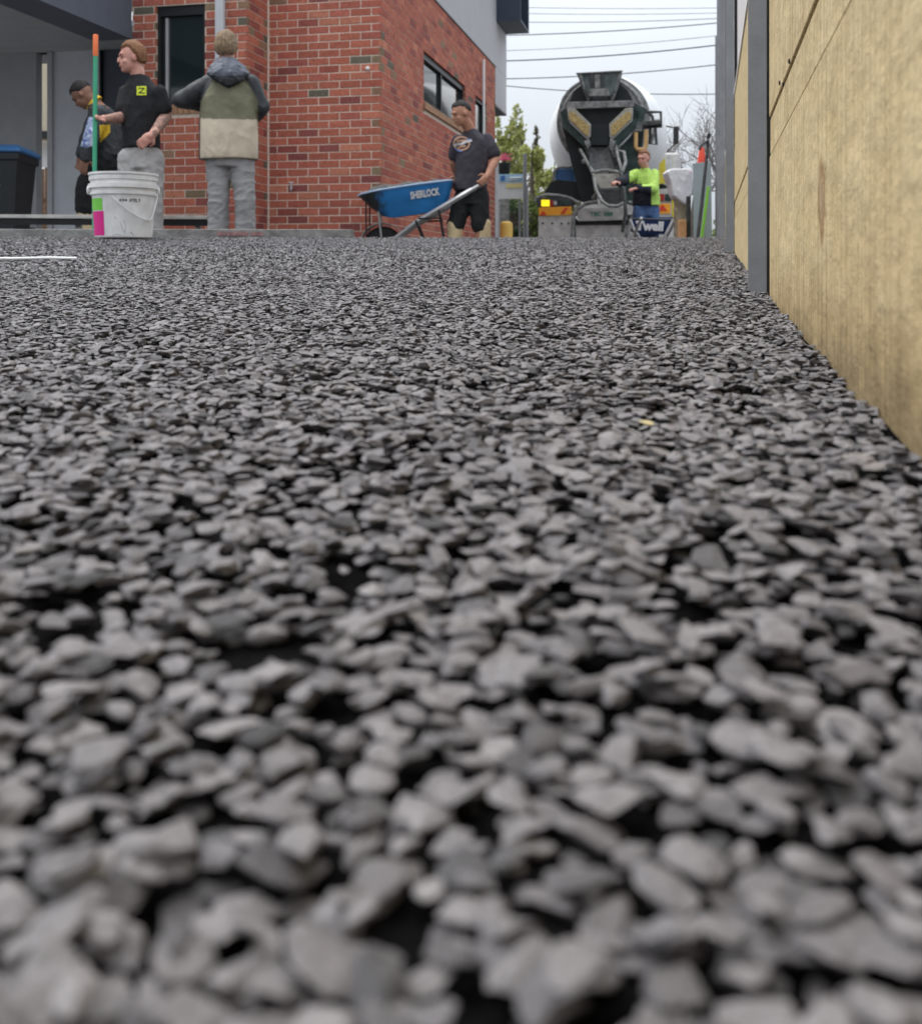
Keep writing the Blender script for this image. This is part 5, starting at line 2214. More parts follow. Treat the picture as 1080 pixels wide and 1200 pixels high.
def tfold(name, pts, th, m, parent=None):
    """bent plate: pts are (x, y, b)"""
    mb_ = MB()
    mb_.prism([T(*q) for q in pts], TT * th)
    return mb_.build(name, M[m], parent or tk)


def ttube(name, pts, r, m, parent=None, n=8):
    mb_ = MB()
    mb_.tube([T(*q) for q in pts], r, n)
    return mb_.build(name, M[m], parent or tk, smooth=60)


# drum
dc0 = T(706, 140, 0.75)
dc1 = T(713, 164, 3.3)
dax = (dc1 - dc0).normalized()
mb = MB()
mb.lathe(dc0, dax, [(0.60, -0.05), (0.72, 0.0), (0.86, 0.45), (1.02, 1.1), (1.13, 1.8), (1.16, 2.3), (1.16, 3.3), (1.05, 4.1), (0.75, 4.7), (0.35, 4.9)], 48)
drum = mb.build('drum', M['drumwhite'], tk, smooth=30)
mb = MB()
mb.lathe(dc0, dax, [(0.74, 0.10), (0.82, 0.10), (0.84, 0.16), (0.84, 0.24), (0.80, 0.26)], 48, cap=False)
mb.lathe(dc0, dax, [(0.58, -0.06), (0.73, -0.06), (0.75, -0.02), (0.75, 0.05), (0.70, 0.06)], 48, cap=False)
mb.build('drum_ring', M['truckgrey'], drum, smooth=30)
mb = MB()
mb.lathe(dc0, dax, [(0.0, -0.02), (0.60, -0.02), (0.60, 0.0), (0.0, 0.02)], 32, cap=False)
mb.build('drum_mouth', M['truckblack'], drum)
# charging hopper on top
b_h = 0.35
hp_ = tplate('charge_hopper', [(675.5, 85.5), (728.5, 82.5), (722, 103), (715, 112), (690, 112), (682, 104)], b_h - 0.18, 0.05, 'hoppergrey')
tplate('hopper_lip', [(674.8, 84.8), (729, 81.8), (729, 83.6), (674.8, 86.6)], b_h - 0.21, 0.08, 'truckgrey', hp_)
tplate('hopper_rib', [(691, 87), (695, 86.8), (696, 106), (692, 107)], b_h - 0.215, 0.03, 'darkgrey', hp_)
tplate('hopper_rib', [(704, 86), (708, 85.8), (707, 104), (703.5, 105)], b_h - 0.215, 0.03, 'darkgrey', hp_)
tplate('hopper_panel', [(696.5, 87.2), (703, 87), (702.8, 103), (697, 103)], b_h - 0.20, 0.02, 'truckgrey', hp_)
tplate('hopper_spout', [(690.5, 104), (712, 103), (714.5, 112), (689.5, 112.5)], b_h - 0.26, 0.06, 'truckgrey', hp_)
tplate('spout_mouth', [(692.5, 112.8), (713, 112.6), (711, 117.5), (694, 117.5)], b_h - 0.28, 0.05, 'truckblack', hp_)
for sx in (1, -1):
    def mx_(x_):
        return 703 + (x_ - 703) * sx
    ttube('hopper_stay', [(mx_(727), 86, b_h - .18), (mx_(722), 103, b_h - .16), (mx_(716), 118, b_h - .1)], 0.03, 'truckgrey')
# black mouth of the drum frame either side of the hopper
tplate('back_plate', [(667, 119), (672, 106), (681, 99), (725, 97), (735, 105), (741, 117)], b_h + 0.02, 0.04, 'truckblack')
mb = MB()
arcp = []
for i in range(19):
    a = R(188) - R(196) * i / 18
    arcp.append(T(704 + 48 * math.cos(a), 133 - 42 * math.sin(a), b_h + 0.06))
mb.tube(arcp, 0.034, 10)
mb.build('ring_guard', M['truckgrey'], tk, smooth=60)
# cross bar and V-shaped collector plates
tplate('cross_bar', [(664, 119), (742.5, 117.5), (742, 125), (733, 125), (672, 127), (664, 126.5)], -0.05, 0.10, 'truckgrey')
tplate('collector_back', [(668, 127), (737, 125), (716, 150), (713, 172), (690, 172), (690, 150)], 0.10, 0.06, 'truckblack')
for sx, name in ((1, 'l'), (-1, 'r')):
    def mx_(x_):
        return x_ if sx == 1 else 1405.5 - x_
    tplate('collector_plate', [(mx_(664), 126), (mx_(673), 126.5), (mx_(692), 145), (mx_(691.5), 160), (mx_(688), 162), (mx_(665.5), 140)], -0.08, 0.05, 'creamsteel')
    tplate('concrete_crust', [(mx_(666.5), 131), (mx_(671), 130.5), (mx_(690), 147), (mx_(689.5), 158), (mx_(686.5), 158.5), (mx_(667), 139)], -0.10, 0.018, 'tanconc')
    tplate('side_cheek', [(mx_(656), 131), (mx_(663.5), 126), (mx_(665), 141), (mx_(688), 163.5), (mx_(690), 172), (mx_(684), 172), (mx_(661), 149)], -0.02, 0.12, 'truckgreen')
    tplate('spout_edge', [(mx_(684), 165), (mx_(690), 163), (mx_(692), 170), (mx_(688), 174)], -0.12, 0.06, 'truckgrey')
tplate('throat', [(692, 146), (712, 146), (713.5, 170), (690, 170)], -0.02, 0.05, 'truckblack')
# tall slanting supports
tplate('chute_support', [(655.3, 133), (659, 148), (684, 172), (695, 200), (700, 239), (680, 236)], 0.16, 0.10, 'truckblack')
tplate('chute_support', [(747, 150), (754, 150), (750, 200), (742, 238), (727, 238), (722, 200), (727, 172)], 0.18, 0.10, 'truckgreen')
# main chute, three bent troughs coming down towards the viewer
def trough(name, c_a, w_a, c_b, w_b, m, depth=0.14):
    mb_ = MB()
    n_ = 10
    A_, B_ = [], []
    for (cx_, cy_, cb_), w_, S in ((c_a, w_a, A_), (c_b, w_b, B_)):
        l_, r_ = T(cx_ - w_ / 2, cy_, cb_), T(cx_ + w_ / 2, cy_, cb_)
        for i in range(n_ + 1):
            t_ = i / n_
            p_ = l_.lerp(r_, t_)
            S.append(p_ - UP * depth * (1 - (2 * t_ - 1) ** 2) + TT * 0.0)
        for i in range(n_, -1, -1):
            t_ = i / n_
            p_ = l_.lerp(r_, t_)
            S.append(p_ - UP * (depth * (1 - (2 * t_ - 1) ** 2) + 0.02))
    mb_.rings([A_, B_])
    return mb_.build(name, M[m], tk, smooth=40)


ch = trough('chute', (701.5, 170, 0.0), 21, (705, 198, -0.55), 30, 'darkgrey', 0.10)
tplate('chute_bed', [(690, 172), (714, 172), (722, 197), (695, 198)], 0.02, 0.03, 'darkgrey')
for pts in ([(679.5, 175, -.05), (688, 190, -.3), (694.5, 202, -.6), (698, 222, -.9), (705, 236, -1.15), (713, 241, -1.25), (723, 241.5, -1.25), (730, 238, -1.2)],
            [(721.5, 171, -.05), (724, 184, -.3), (727, 196, -.55), (729, 201, -.6), (733, 190, -.5), (731, 178, -.25), (722, 176, -.1)],
            [(692, 202, -.62), (710, 199, -.62), (727, 202, -.62)]):
    ttube('chute_rail', pts, 0.028, 'truckgrey')
ext = tplate('chute_extension', [(693.5, 204), (727, 203.5), (727, 214), (722, 220), (704, 221), (698.5, 214)], -0.70, 0.05, 'creamsteel')
tplate('chute_throat', [(700, 222), (728, 221), (729, 236), (722, 240), (710, 239.5)], -0.72, 0.05, 'darkgrey')
ttube('chute_leg', [(727, 200, -.7), (731, 222, -1.0), (733, 250, -1.1), (729, 272, -1.1)], 0.030, 'darkgrey')
ttube('chute_jack', [(695, 232, -.4), (700, 226, -.7)], 0.035, 'truckgrey')
for x_, y_ in ((684, 189), (700, 205)):
    mb = MB()
    mb.lathe(T(x_, y_, -0.4), -TT, [(0.04, 0), (0.04, 0.05), (0.02, 0.06)], 12)
    mb.build('hinge_pin', M['truckgrey'], tk, smooth=40)
# curved guard tubes around the plate
ttube('guard_tube', [(670.5, 278, -.25), (671.5, 256, -.25), (676, 245, -.25), (686, 238.5, -.25), (700, 236, -.25)], 0.036, 'truckgrey', n=10)
ttube('guard_tube', [(733, 278, -.25), (742, 252, -.25), (745.5, 244, -.25), (742, 238.5, -.25), (736, 237, -.25)], 0.036, 'truckgrey', n=10)
# plate board and bumper
tplate('bumper_beam', [(671, 257), (737, 257), (737, 263), (671, 263)], -0.04, 0.14, 'truckblack')
pb_ = tplate('plate_board', [(677, 244), (732, 242.5), (732, 257.5), (677, 259)], -0.10, 0.03, 'truckwhite')
pc0 = T(705, 250.5, -0.115)
tplate('number_plate', [(692, 246.2), (717, 245.8), (717, 255.2), (692, 255.6)], -0.112, 0.012, 'truckwhite', pb_, 0.003)
lettering('TBC 088', 0.105, T(704.5, 250.8, -0.118), TR, UP, 'plategreen', pb_, 'plate_characters', bold=0.002)
tplate('rear_panel', [(674, 263.5), (736, 262.5), (734, 300), (676, 300)], 0.0, 0.05, 'truckwhite')
# left lamp cluster
lb = tplate('lamp_panel', [(628.5, 233), (640, 231), (662, 232), (672, 236), (671, 243), (630, 243.5)], -0.05, 0.10, 'darkgrey')
tplate('indicator_lamp', [(634, 234), (643.5, 234), (643.5, 241.5), (634, 241.5)], -0.075, 0.03, 'lamplit', lb)
tplate('tail_lamp', [(644.3, 235), (648, 235), (648, 241.5), (644.3, 241.5)], -0.07, 0.03, 'lampred', lb)
tplate('reverse_lamp', [(648.6, 235.5), (652, 235.5), (652, 240), (648.6, 240)], -0.07, 0.03, 'truckwhite', lb)
tplate('lamp_cover', [(655, 233.5), (668, 234.5), (668, 240.5), (655, 240.5)], -0.065, 0.02, 'truckgreen', lb)
mk = tplate('marker_plate', [(631, 243), (669.5, 241.5), (669.5, 251.5), (631, 252.5)], -0.07, 0.02, 'chevorange', tk, 0.003)
tplate('chevron', [(632, 252), (636.5, 246.5), (640.5, 252)], -0.076, 0.005, 'chevred', mk, 0)
tplate('chevron', [(656, 250.5), (662, 243), (666, 243), (660.5, 250.5)], -0.076, 0.005, 'chevred', mk, 0)
mf = tplate('mudflap', [(630.5, 253), (669.5, 252), (672, 300), (630.5, 300)], -0.04, 0.04, 'truckwhite')
for x_ in (636, 647, 658, 666):
    mb = MB()
    mb.lathe(T(x_, 261.5, -0.045), -TT, [(0.018, 0), (0.018, 0.008), (0.01, 0.012)], 8)
    mb.build('bolt', M['darkgrey'], mf)
ttube('fender_edge', [(627.5, 237, .0), (628, 232, .0), (640, 228, .0), (655, 229, .0), (668, 232, .0), (678, 238, .0)], 0.03, 'truckgrey')
tplate('fender', [(636, 228), (645, 213), (653, 210), (680, 213), (684, 230), (668, 231), (655, 228.5), (640, 227.5)], 0.25, 0.9, 'truckblack')
bt = tplate('water_tank', [(651, 200), (653, 197), (672, 197), (674, 215), (650, 214)], 0.45, 0.7, 'tankblue', bevel=0.04)
ttube('tank_strap', [(648, 214, .43), (650, 200, .43), (655, 195.5, .43), (670, 195.5, .43)], 0.03, 'truckgrey')
# right lamp cluster
rb = tplate('lamp_panel', [(768, 222), (787, 220), (787, 237), (768, 238)], -0.02, 0.06, 'truckwhite')
tplate('tail_lamp', [(772, 227), (778, 227), (778, 235), (772, 235)], -0.05, 0.03, 'lampred', rb)
tplate('lamp_cover', [(779, 227), (786, 227), (786, 235), (779, 235)], -0.05, 0.03, 'truckgreen', rb)
mk = tplate('marker_plate', [(768, 238.5), (785.5, 238), (785.5, 250), (768, 250.5)], -0.05, 0.02, 'chevorange', tk, 0.003)
tplate('chevron', [(770, 247), (776, 238.8), (782, 247)], -0.056, 0.005, 'chevred', mk, 0)
tplate('mudflap', [(765, 251), (789, 250), (789, 300), (765, 300)], -0.03, 0.04, 'truckwhite')
ttube('marker_pole', [(781.5, 202, -.02), (788, 216, -.02), (788.5, 256, -.02)], 0.025, 'yellowpaint')
tplate('yellow_panel', [(772, 192), (779, 184), (780.5, 214), (771, 216)], 0.2, 0.04, 'yellowpaint')
tplate('fender', [(742, 214), (768, 212), (786, 219), (786, 232), (742, 236)], 0.25, 0.9, 'truckblack')
# platform and ladder on the right
for pts in ([(742, 130, .1), (762, 131, .1), (774, 131, .1), (774.5, 148, .1), (755, 149, .1)], [(755, 142, .1), (774, 141, .1)], [(742, 121, .1), (756, 128, .1), (764, 136, .1), (766.5, 148, .1)],
            [(762, 150, .1), (761, 168, .1), (769, 169, .1), (767.5, 149, .1)], [(763, 167, .1), (767, 150, .1)], [(728, 154, .05), (752, 152.5, .05)], [(735, 147, .05), (739, 153, .05)], [(755, 131, .1), (755.5, 149, .1)]):
    ttube('platform_rail', pts, 0.026, 'darkgrey' if len(pts) != 2 else 'truckgrey')
tplate('hopper_wing', [(741, 122), (749, 125), (756.5, 130), (752, 143), (742, 139)], -0.02, 0.05, 'truckgreen')
tplate('platform', [(752, 144), (774, 142.5), (774.5, 145.5), (752, 147.5)], 0.0, 0.35, 'darkgrey')
ld = ttube('ladder', [(745, 155, .0), (744.5, 172, .0), (746, 174.5, .0), (754, 175, .0), (756.5, 172, .0), (757, 152, .0)], 0.035, 'ladderor', n=8)
# cab far in front, only its mirror shows past the drum
mb = MB()
cb0 = TO + TT * 6.2
mb.hexa([cb0 + TR * -1.15 + UP * .7, cb0 + TR * 1.15 + UP * .7, cb0 + TR * 1.15 + TT * 1.9 + UP * .7, cb0 + TR * -1.15 + TT * 1.9 + UP * .7,
         cb0 + TR * -1.1 + UP * 2.75, cb0 + TR * 1.1 + UP * 2.75, cb0 + TR * 1.1 + TT * 1.6 + UP * 2.75, cb0 + TR * -1.1 + TT * 1.6 + UP * 2.75])
mb.build('cab', M['truckwhite'], tk, bevel=0.06, seg=3)
mr_ = tplate('mirror', [(788.5, 148), (795, 147.5), (795, 168), (788.5, 169)], 6.6, 0.08, 'black')
ttube('mirror_arm', [(788, 149, 6.6), (777, 147, 6.65)], 0.02, 'darkgrey', mr_)
ttube('mirror_arm', [(790, 169, 6.6), (777, 182, 6.65)], 0.02, 'darkgrey', mr_)
mb = MB()
for s_ in (-0.42, 0.42):
    a = TO + TR * s_ + TT * 0.1
    mb.hexa([a + TR * -.05 + UP * .75, a + TR * .05 + UP * .75, a + TR * .05 + TT * 7.4 + UP * .75, a + TR * -.05 + TT * 7.4 + UP * .75,
             a + TR * -.05 + UP * 1.0, a + TR * .05 + UP * 1.0, a + TR * .05 + TT * 7.4 + UP * 1.0, a + TR * -.05 + TT * 7.4 + UP * 1.0])
mb.build('chassis', M['truckblack'], tk)
for b_, lst in ((1.0, (-0.95, 0.95)), (2.35, (-0.95, 0.95)), (6.9, (-1.0, 1.0))):
    for s_ in lst:
        mb = MB()
        c_ = TO + TT * b_ + TR * s_ + UP * 0.5
        hw = 0.26 if b_ < 5 else 0.15
        mb.lathe(c_ - TR * hw / 1, TR, [(0.25, 0), (0.44, 0.0), (0.5, 0.05), (0.5, 2 * hw - .05), (0.44, 2 * hw), (0.25, 2 * hw)], 28)
        o = mb.build('wheel', M['rubber'], tk, smooth=40)
        mb = MB()
        mb.lathe(c_ - TR * (hw - 0.03), TR, [(0.03, 0), (0.26, 0.02), (0.26, 2 * hw - .08), (0.03, 2 * hw - .06)], 24)
        mb.build('rim', M['truckgrey'], o, smooth=40)

# ------------------------------------------------------------------ navy barrow waiting below the chute
M['navytray'] = mat('navy_tray_paint', (0.012, 0.030, 0.105), 0.4, var=0.15, scale=10)
Yv = 14.6
c_ = P(763, 300, Yv)
nbz = g(c_.x, Yv)
vb = thing('barrow', Vector((c_.x, Yv, nbz)), 'navy barrow with white lettering in front of the lime-shirted worker', 'barrow')
rimn = [P(737.5, 256, Yv), P(790, 257.5, Yv), P(788, 255, Yv + .75), P(741, 254, Yv + .75)]
lown = [P(746, 274, Yv + .06), P(782, 274.5, Yv + .06), P(780, 274, Yv + .6), P(748, 273.5, Yv + .6)]
ctr_ = sum(rimn, Vector()) / 4
mb = MB()
mb.rings([lown, rimn, [q.lerp(ctr_, .03) for q in rimn], [q.lerp(sum(lown, Vector()) / 4, .06) + UP * .015 for q in lown]])
mb.build('tray', M['navytray'], vb, bevel=0.008)
mb = MB()
mb.tube(rimn + [rimn[0]], 0.013, 8)
mb.build('rolled_rim', M['darkgrey'], vb, smooth=60)
nrm = (rimn[1] - rimn[0]).cross(rimn[0] - lown[0]).normalized()
if nrm.y > 0:
    nrm = -nrm
lettering('Twell', 0.175, P(761, 264.5, Yv) + nrm * 0.03 + Vector((0, 0.02, 0)), rimn[1] - rimn[0], rimn[0] - lown[0] + rimn[1] - lown[1], 'white', vb, bold=0.010, depth=0.002)
for sx in (0, 1):
    mb = MB()
    x0_, x1_ = ((738, 748) if sx == 0 else (789, 779))
    mb.tube([P(x0_, 257, Yv - .03), P((x0_ + x1_) / 2 - 1, 268, Yv - .02), P(x1_, 276, Yv), Vector((P(x1_, 276, Yv).x, Yv, nbz + 0.02))], 0.022, 8)
    mb.build('leg', M['barrowgrey'], vb, smooth=60)
mb = MB()
mb.lathe(P(764, 300, Yv + .72) - Vector((.05, 0, 0)), Vector((1, 0, 0)), [(0.1, 0), (0.17, 0), (0.2, 0.03), (0.2, 0.07), (0.17, 0.1), (0.1, 0.1)], 24)
o = mb.build('wheel', M['rubber'], vb, smooth=40)
for sx in (-.24, .24):
    mb = MB()
    q_ = Vector((c_.x + sx, Yv, 0))
    mb.tube([q_ + Vector((0, -.55, nbz + .72)), q_ + Vector((0, -0.02, .56)), q_ + Vector((-sx * .8, .72, .24))], 0.02, 8)
    mb.build('handle_bar', M['barrowgrey'], vb, smooth=60)
# ------------------------------------------------------------------ small things by the fence end
M['bluegrey'] = mat('blue_grey_board', (0.28, 0.33, 0.345), 0.7, var=0.08, scale=5)
M['coneorange'] = mat('fluoro_orange_red', (0.85, 0.10, 0.055), 0.55, var=0.06)
M['limestrip'] = mat('lime_green_paint', (0.25, 0.62, 0.07), 0.5, var=0.08)
M['whitesheet'] = mat('white_plastic_sheet', (0.78, 0.79, 0.81), 0.5, var=0.05, scale=6)
M['khaki'] = mat('khaki_sacking', (0.30, 0.255, 0.175), 0.9, var=0.15, scale=16, bump=0.3)
M['tanbox'] = mat('tan_timber_block', (0.55, 0.30, 0.14), 0.85, var=0.2, scale=14)
M['pinkblock'] = mat('pink_block', (0.62, 0.27, 0.24), 0.8, var=0.1)
Yf = 12.2
gzf = g(2.9, Yf)
# leaning board
a_, b_ = P(812, 191, Yf + .25), P(833, 189, Yf + .2)
mb = MB()
pts = [Vector((P(813, 300, Yf).x, Yf, gzf)), Vector((P(834, 300, Yf).x, Yf - .02, gzf)), b_, a_]
mb.prism(pts, Vector((0.0, 0.03, 0)))
o = mb.build('leaning_board', M['bluegrey'], None, pts[0], bevel=0.004)
tag(o, 'tall blue-grey board leaning at the far end of the timber wall', 'board')
# traffic cone set on the board's post
cp = P(822, 190, Yf + 0.42)
mb = MB()
pst = Vector((cp.x, cp.y, 0))
cone = thing('traffic_cone', Vector((cp.x, cp.y, gzf)), 'orange-red cone tip above the leaning blue-grey board', 'cone')
mb.lathe(Vector((cp.x, cp.y, cp.z - 0.34)), UP, [(0.06, 0.2), (0.062, 0.24), (0.055, 0.34), (0.032, 0.49), (0.024, 0.52), (0.0, 0.525)], 24)
mb.build('cone_body', M['coneorange'], cone, smooth=50)
mb = MB()
mb.box((cp.x, cp.y, (cp.z - 0.36 + gzf) / 2 + 0.0), (0.09, 0.09, cp.z - 0.36 - gzf + 0.03))
mb.build('stand_post', M['galv'], cone, bevel=0.004)
# two long handles
mb = MB()
q0, q1 = Vector((P(813, 320, Yf - .35).x, Yf - .35, gzf)), P(829, 172, Yf + .02)
mb.tube([q0, q0.lerp(q1, .5) + Vector((0.005, 0, 0)), q1], [0.02, 0.02, 0.017], 8)
sh = thing('rake', q0, 'dark long-handled rake leaning across the blue-grey board', 'rake')
mb.build('handle', M['darkgrey'], sh, smooth=60)
mb = MB()
mb.box(q1 + Vector((0.0, 0, 0.03)), (0.03, 0.03, 0.10))
mb.tube([q1 + Vector((-.02, 0, .06)), q1 + Vector((-.08, -.02, .02)), q1 + Vector((-.10, -.02, -.04))], 0.012, 6)
mb.tube([q1 + Vector((.0, 0, .10)), q1 + Vector((.02, -.02, .16))], 0.02, 6)
mb.build('head', M['darkgrey'], sh)
mb = MB()
q0, q1 = Vector((P(816, 320, Yf - .25).x, Yf - .25, gzf)), P(829.5, 218, Yf + .0)
dq = (q1 - q0).normalized()
mb.prism([q0, q0 + Vector((0.035, 0, 0)), q1 + Vector((0.022, 0, 0)), q1 - Vector((.01, 0, 0))], Vector((0, 0.02, 0)))
o = mb.build('straightedge', M['limestrip'], None, q0, bevel=0.003)
tag(o, 'lime green straightedge leaning on the blue-grey board', 'straightedge')
# white sheet draped over a sack
Ys = 12.8
c_ = P(798, 300, Ys)
gzs = g(c_.x, Ys)
sb = thing('covered_sack', Vector((c_.x, Ys, gzs)), 'khaki sack under white plastic sheet beside the leaning blue-grey board', 'sack')
mb = MB()
mb.loft([(P(797, 318, Ys), Vector((.085, 0, 0)), Vector((0, .10, 0))), (P(797, 262, Ys), Vector((.075, 0, 0)), Vector((0, .10, 0))), (P(797, 232, Ys), Vector((.085, 0, 0)), Vector((0, .11, 0))), (P(797, 204, Ys), Vector((.12, 0, 0)), Vector((0, .12, 0)))], 16)
remesh(mb, 'sack', [M['khaki']], sb, 0.012, 3, 0.012, 14, seed=61)
mb = MB()
mb.prism([P(x_, y_, Ys - .16) for x_, y_ in ((781.5, 201), (786, 197.5), (806, 197), (810.5, 200), (812, 214), (811, 229), (806, 230.5), (803, 239.5), (797, 235), (790, 229), (786.5, 215))], Vector((0, 0.3, 0)))
remesh(mb, 'plastic_sheet', [M['whitesheet']], sb, 0.011, 5, 0.011, 8, stretch=(1.3, 1.0, 0.45), seed=67)
mb = MB()
cx_ = P(799, 270, Ys - .5)
mb.box((cx_.x, cx_.y, (cx_.z + 0.13 + gzs) / 2), (0.09, 0.09, cx_.z + 0.13 - gzs))
o = mb.build('timber_peg', M['tanbox'], None, (cx_.x, cx_.y, gzs), bevel=0.008)
tag(o, 'short tan timber peg standing in front of the khaki sack', 'peg')
mb = MB()
cx_ = P(806, 262, Ys - .45)
mb.tube([Vector((cx_.x, cx_.y, gzs)), P(806.5, 230, Ys - .45)], 0.028, 10)
o = mb.build('steel_stake', M['darkgrey'], None, (cx_.x, cx_.y, gzs), smooth=60)
tag(o, 'dark steel stake between the khaki sack and leaning board', 'stake')

# ------------------------------------------------------------------ sign, post, pot, yellow cap beyond the house corner
M['signwhite'] = mat('white_sign_face', (0.66, 0.66, 0.65), 0.5, var=0.04)
M['signblue'] = mat('pale_blue_band', (0.34, 0.52, 0.66), 0.5, var=0.05)
M['signdeep'] = mat('deep_blue_mark', (0.05, 0.16, 0.42), 0.5, var=0.05)
M['signyellow'] = mat('pale_yellow_band', (0.70, 0.60, 0.24), 0.5, var=0.1)
Yg = 21.0
sg = thing('site_sign', Vector((P(600, 320, Yg).x, Yg, 0)), 'white site sign with pale blue header beside the brick corner', 'sign')


def srect(x0_, y0_, x1_, y1_, m, name, lift):
    mb_ = MB()
    mb_.prism([P(x0_, y0_, Yg - lift), P(x1_, y0_ - 0.6, Yg - lift), P(x1_, y1_ - 0.4, Yg - lift), P(x0_, y1_, Yg - lift)], Vector((0, 0.012, 0)))
    return mb_.build(name, M[m], sg)


srect(581, 204, 613.2, 233, 'signwhite', 'panel', 0.0)
srect(581, 204, 613.2, 213, 'signblue', 'header_band', 0.014)
srect(586.6, 206, 591.6, 211.5, 'signdeep', 'header_mark', 0.028)
srect(593, 215.5, 612, 220, 'signyellow', 'yellow_band', 0.014)
mb = MB()
mb.tube([P(597, 208.4, Yg - .03), P(611, 207.6, Yg - .03)], 0.012, 5)
mb.tube([P(597, 210.8, Yg - .03), P(607, 210.2, Yg - .03)], 0.009, 5)
mb.build('header_lines', M['signwhite'], sg)
for x_ in (583, 609):
    mb = MB()
    p_ = P(x_, 233, Yg + 0.04)
    mb.box((p_.x, p_.y, p_.z / 2), (0.05, 0.05, p_.z))
    mb.build('leg', M['galv'], sg)
mb = MB()
p_ = P(614.8, 180, Yg - .4)
mb.box((p_.x, p_.y, p_.z / 2), (0.07, 0.07, p_.z))
fp = thing('gate_post', Vector((p_.x, p_.y, 0)), 'slim grey steel post beside the site sign', 'post')
mb.build('post', M['galv'], fp, bevel=0.005)
mb = MB()
p2 = P(618, 240, Yg - .4)
mb.box((p2.x, p2.y, p2.z / 2 + .2), (0.035, 0.035, p2.z + .4))
mb.build('latch_rod', M['pipe'], fp, bevel=0.004)
# potted flowers above the sign: on a pedestal
Yq = 23.0
p_ = P(590.5, 203, Yq)
pot = thing('flower_pot', Vector((p_.x, Yq, 0)), 'dark pot with pink flowers above the site sign', 'planter')
M['potdark'] = mat('dark_pot', (0.018, 0.022, 0.022), 0.5, var=0.2)
M['pinkfl'] = leaf_material('pink_petals', (0.45, 0.05, 0.13), (0.62, 0.16, 0.24))
mb = MB()
mb.lathe(Vector((p_.x, Yq, p_.z - 0.05)), UP, [(0.09, 0), (0.13, 0.05), (0.14, 0.22), (0.155, 0.24), (0.155, 0.28), (0.12, 0.28)], 24)
mb.build('pot', M['potdark'], pot, smooth=40)
mb = MB()
mb.box((p_.x, Yq, (p_.z - .05) / 2), (0.22, 0.22, p_.z - .05))
mb.build('pedestal', M['greytimber'], pot, bevel=0.01)
mb = MB()
rsf = random.Random(3)
for i in range(160):
    q_ = Vector((p_.x, Yq, p_.z + 0.30)) + Vector((rsf.gauss(0.02, .07), rsf.gauss(0, .07), abs(rsf.gauss(0, .06))))
    n1 = Vector((rsf.gauss(0, 1), rsf.gauss(0, 1), rsf.gauss(0, 1))).normalized()
    n2 = n1.orthogonal().normalized()
    n3 = n1.cross(n2)
    mb.add([q_ - n2 * .022, q_ + n3 * .018, q_ + n2 * .022, q_ - n3 * .018], [(0, 1, 2, 3)])
mb.build('blooms', M['pinkfl'], pot)
# round-topped yellow marker
M['capyellow'] = mat('yellow_ochre_plastic', (0.66, 0.42, 0.10), 0.55, var=0.08)
Yk = 16.2
p_ = P(593, 320, Yk)
gk = g(p_.x, Yk)
top = P(593, 259, Yk).z
mb = MB()
mb.lathe(Vector((p_.x, Yk, gk)), UP, [(0.10, 0), (0.102, top - gk - 0.07), (0.095, top - gk - 0.03), (0.06, top - gk - 0.004), (0.0, top - gk)], 24)
yk = thing('bollard', Vector((p_.x, Yk, gk)), 'round-topped yellow bollard near the brick corner', 'bollard')
mb.build('post', M['capyellow'], yk, smooth=40)
mb = MB()
mb.lathe(Vector((p_.x, Yk, top - 0.30)), UP, [(0.1035, 0), (0.1035, 0.03)], 24, cap=False)
mb.build('band', M['darkgrey'], yk)
# rubble heap behind the crest at the sign foot
hrs = random.Random(9)
for i in range(9):
    x_ = 586 + i * 5.5
    Yh = 9.6 + hrs.uniform(-.4, .4)
    p_ = P(x_, 276 + hrs.uniform(-3, 2), Yh)
    rk = bpy.data.objects.new('rubble_lump', STONES[i])
    COL.objects.link(rk)
    s_ = hrs.uniform(.05, .085)
    gg = g(p_.x, Yh)
    rk.location = (p_.x, Yh, p_.z - s_ * .5)
    rk.scale = (s_, s_, max(s_ * .7, (p_.z - gg) * .7))
    rk.location.z = gg + rk.scale.z * 0.45
    rk.rotation_euler = (0, 0, hrs.uniform(0, 6))
    tag(rk, 'grey lump in the low rubble row, ' + ('leftmost, below the yellow bollard', 'second from the yellow bollard', 'third from the yellow bollard', 'fourth from the yellow bollard',
                                                   'middle one of the row', 'fourth from the truck mudflap', 'third from the truck mudflap', 'second from the truck mudflap',
                                                   'rightmost, under the truck mudflap')[i], 'rubble', 'rubble row behind the crest')

# ------------------------------------------------------------------ trees
M['bark'] = mat('grey_brown_bark', (0.10, 0.082, 0.066), 0.95, var=0.3, scale=14, bump=0.5)
M['barkpale'] = mat('pale_twigs', (0.20, 0.185, 0.18), 0.95, var=0.2, scale=14)
M['leaf_lime'] = leaf_material('spring_leaves', (0.24, 0.27, 0.07), (0.46, 0.47, 0.18))
M['leaf_mid'] = leaf_material('mid_green_leaves', (0.055, 0.095, 0.018), (0.15, 0.19, 0.040))
M['leaf_dark'] = leaf_material('dark_green_leaves', (0.018, 0.040, 0.014), (0.060, 0.095, 0.030))
M['leaf_olive'] = leaf_material('olive_leaves', (0.085, 0.09, 0.045), (0.20, 0.19, 0.10))


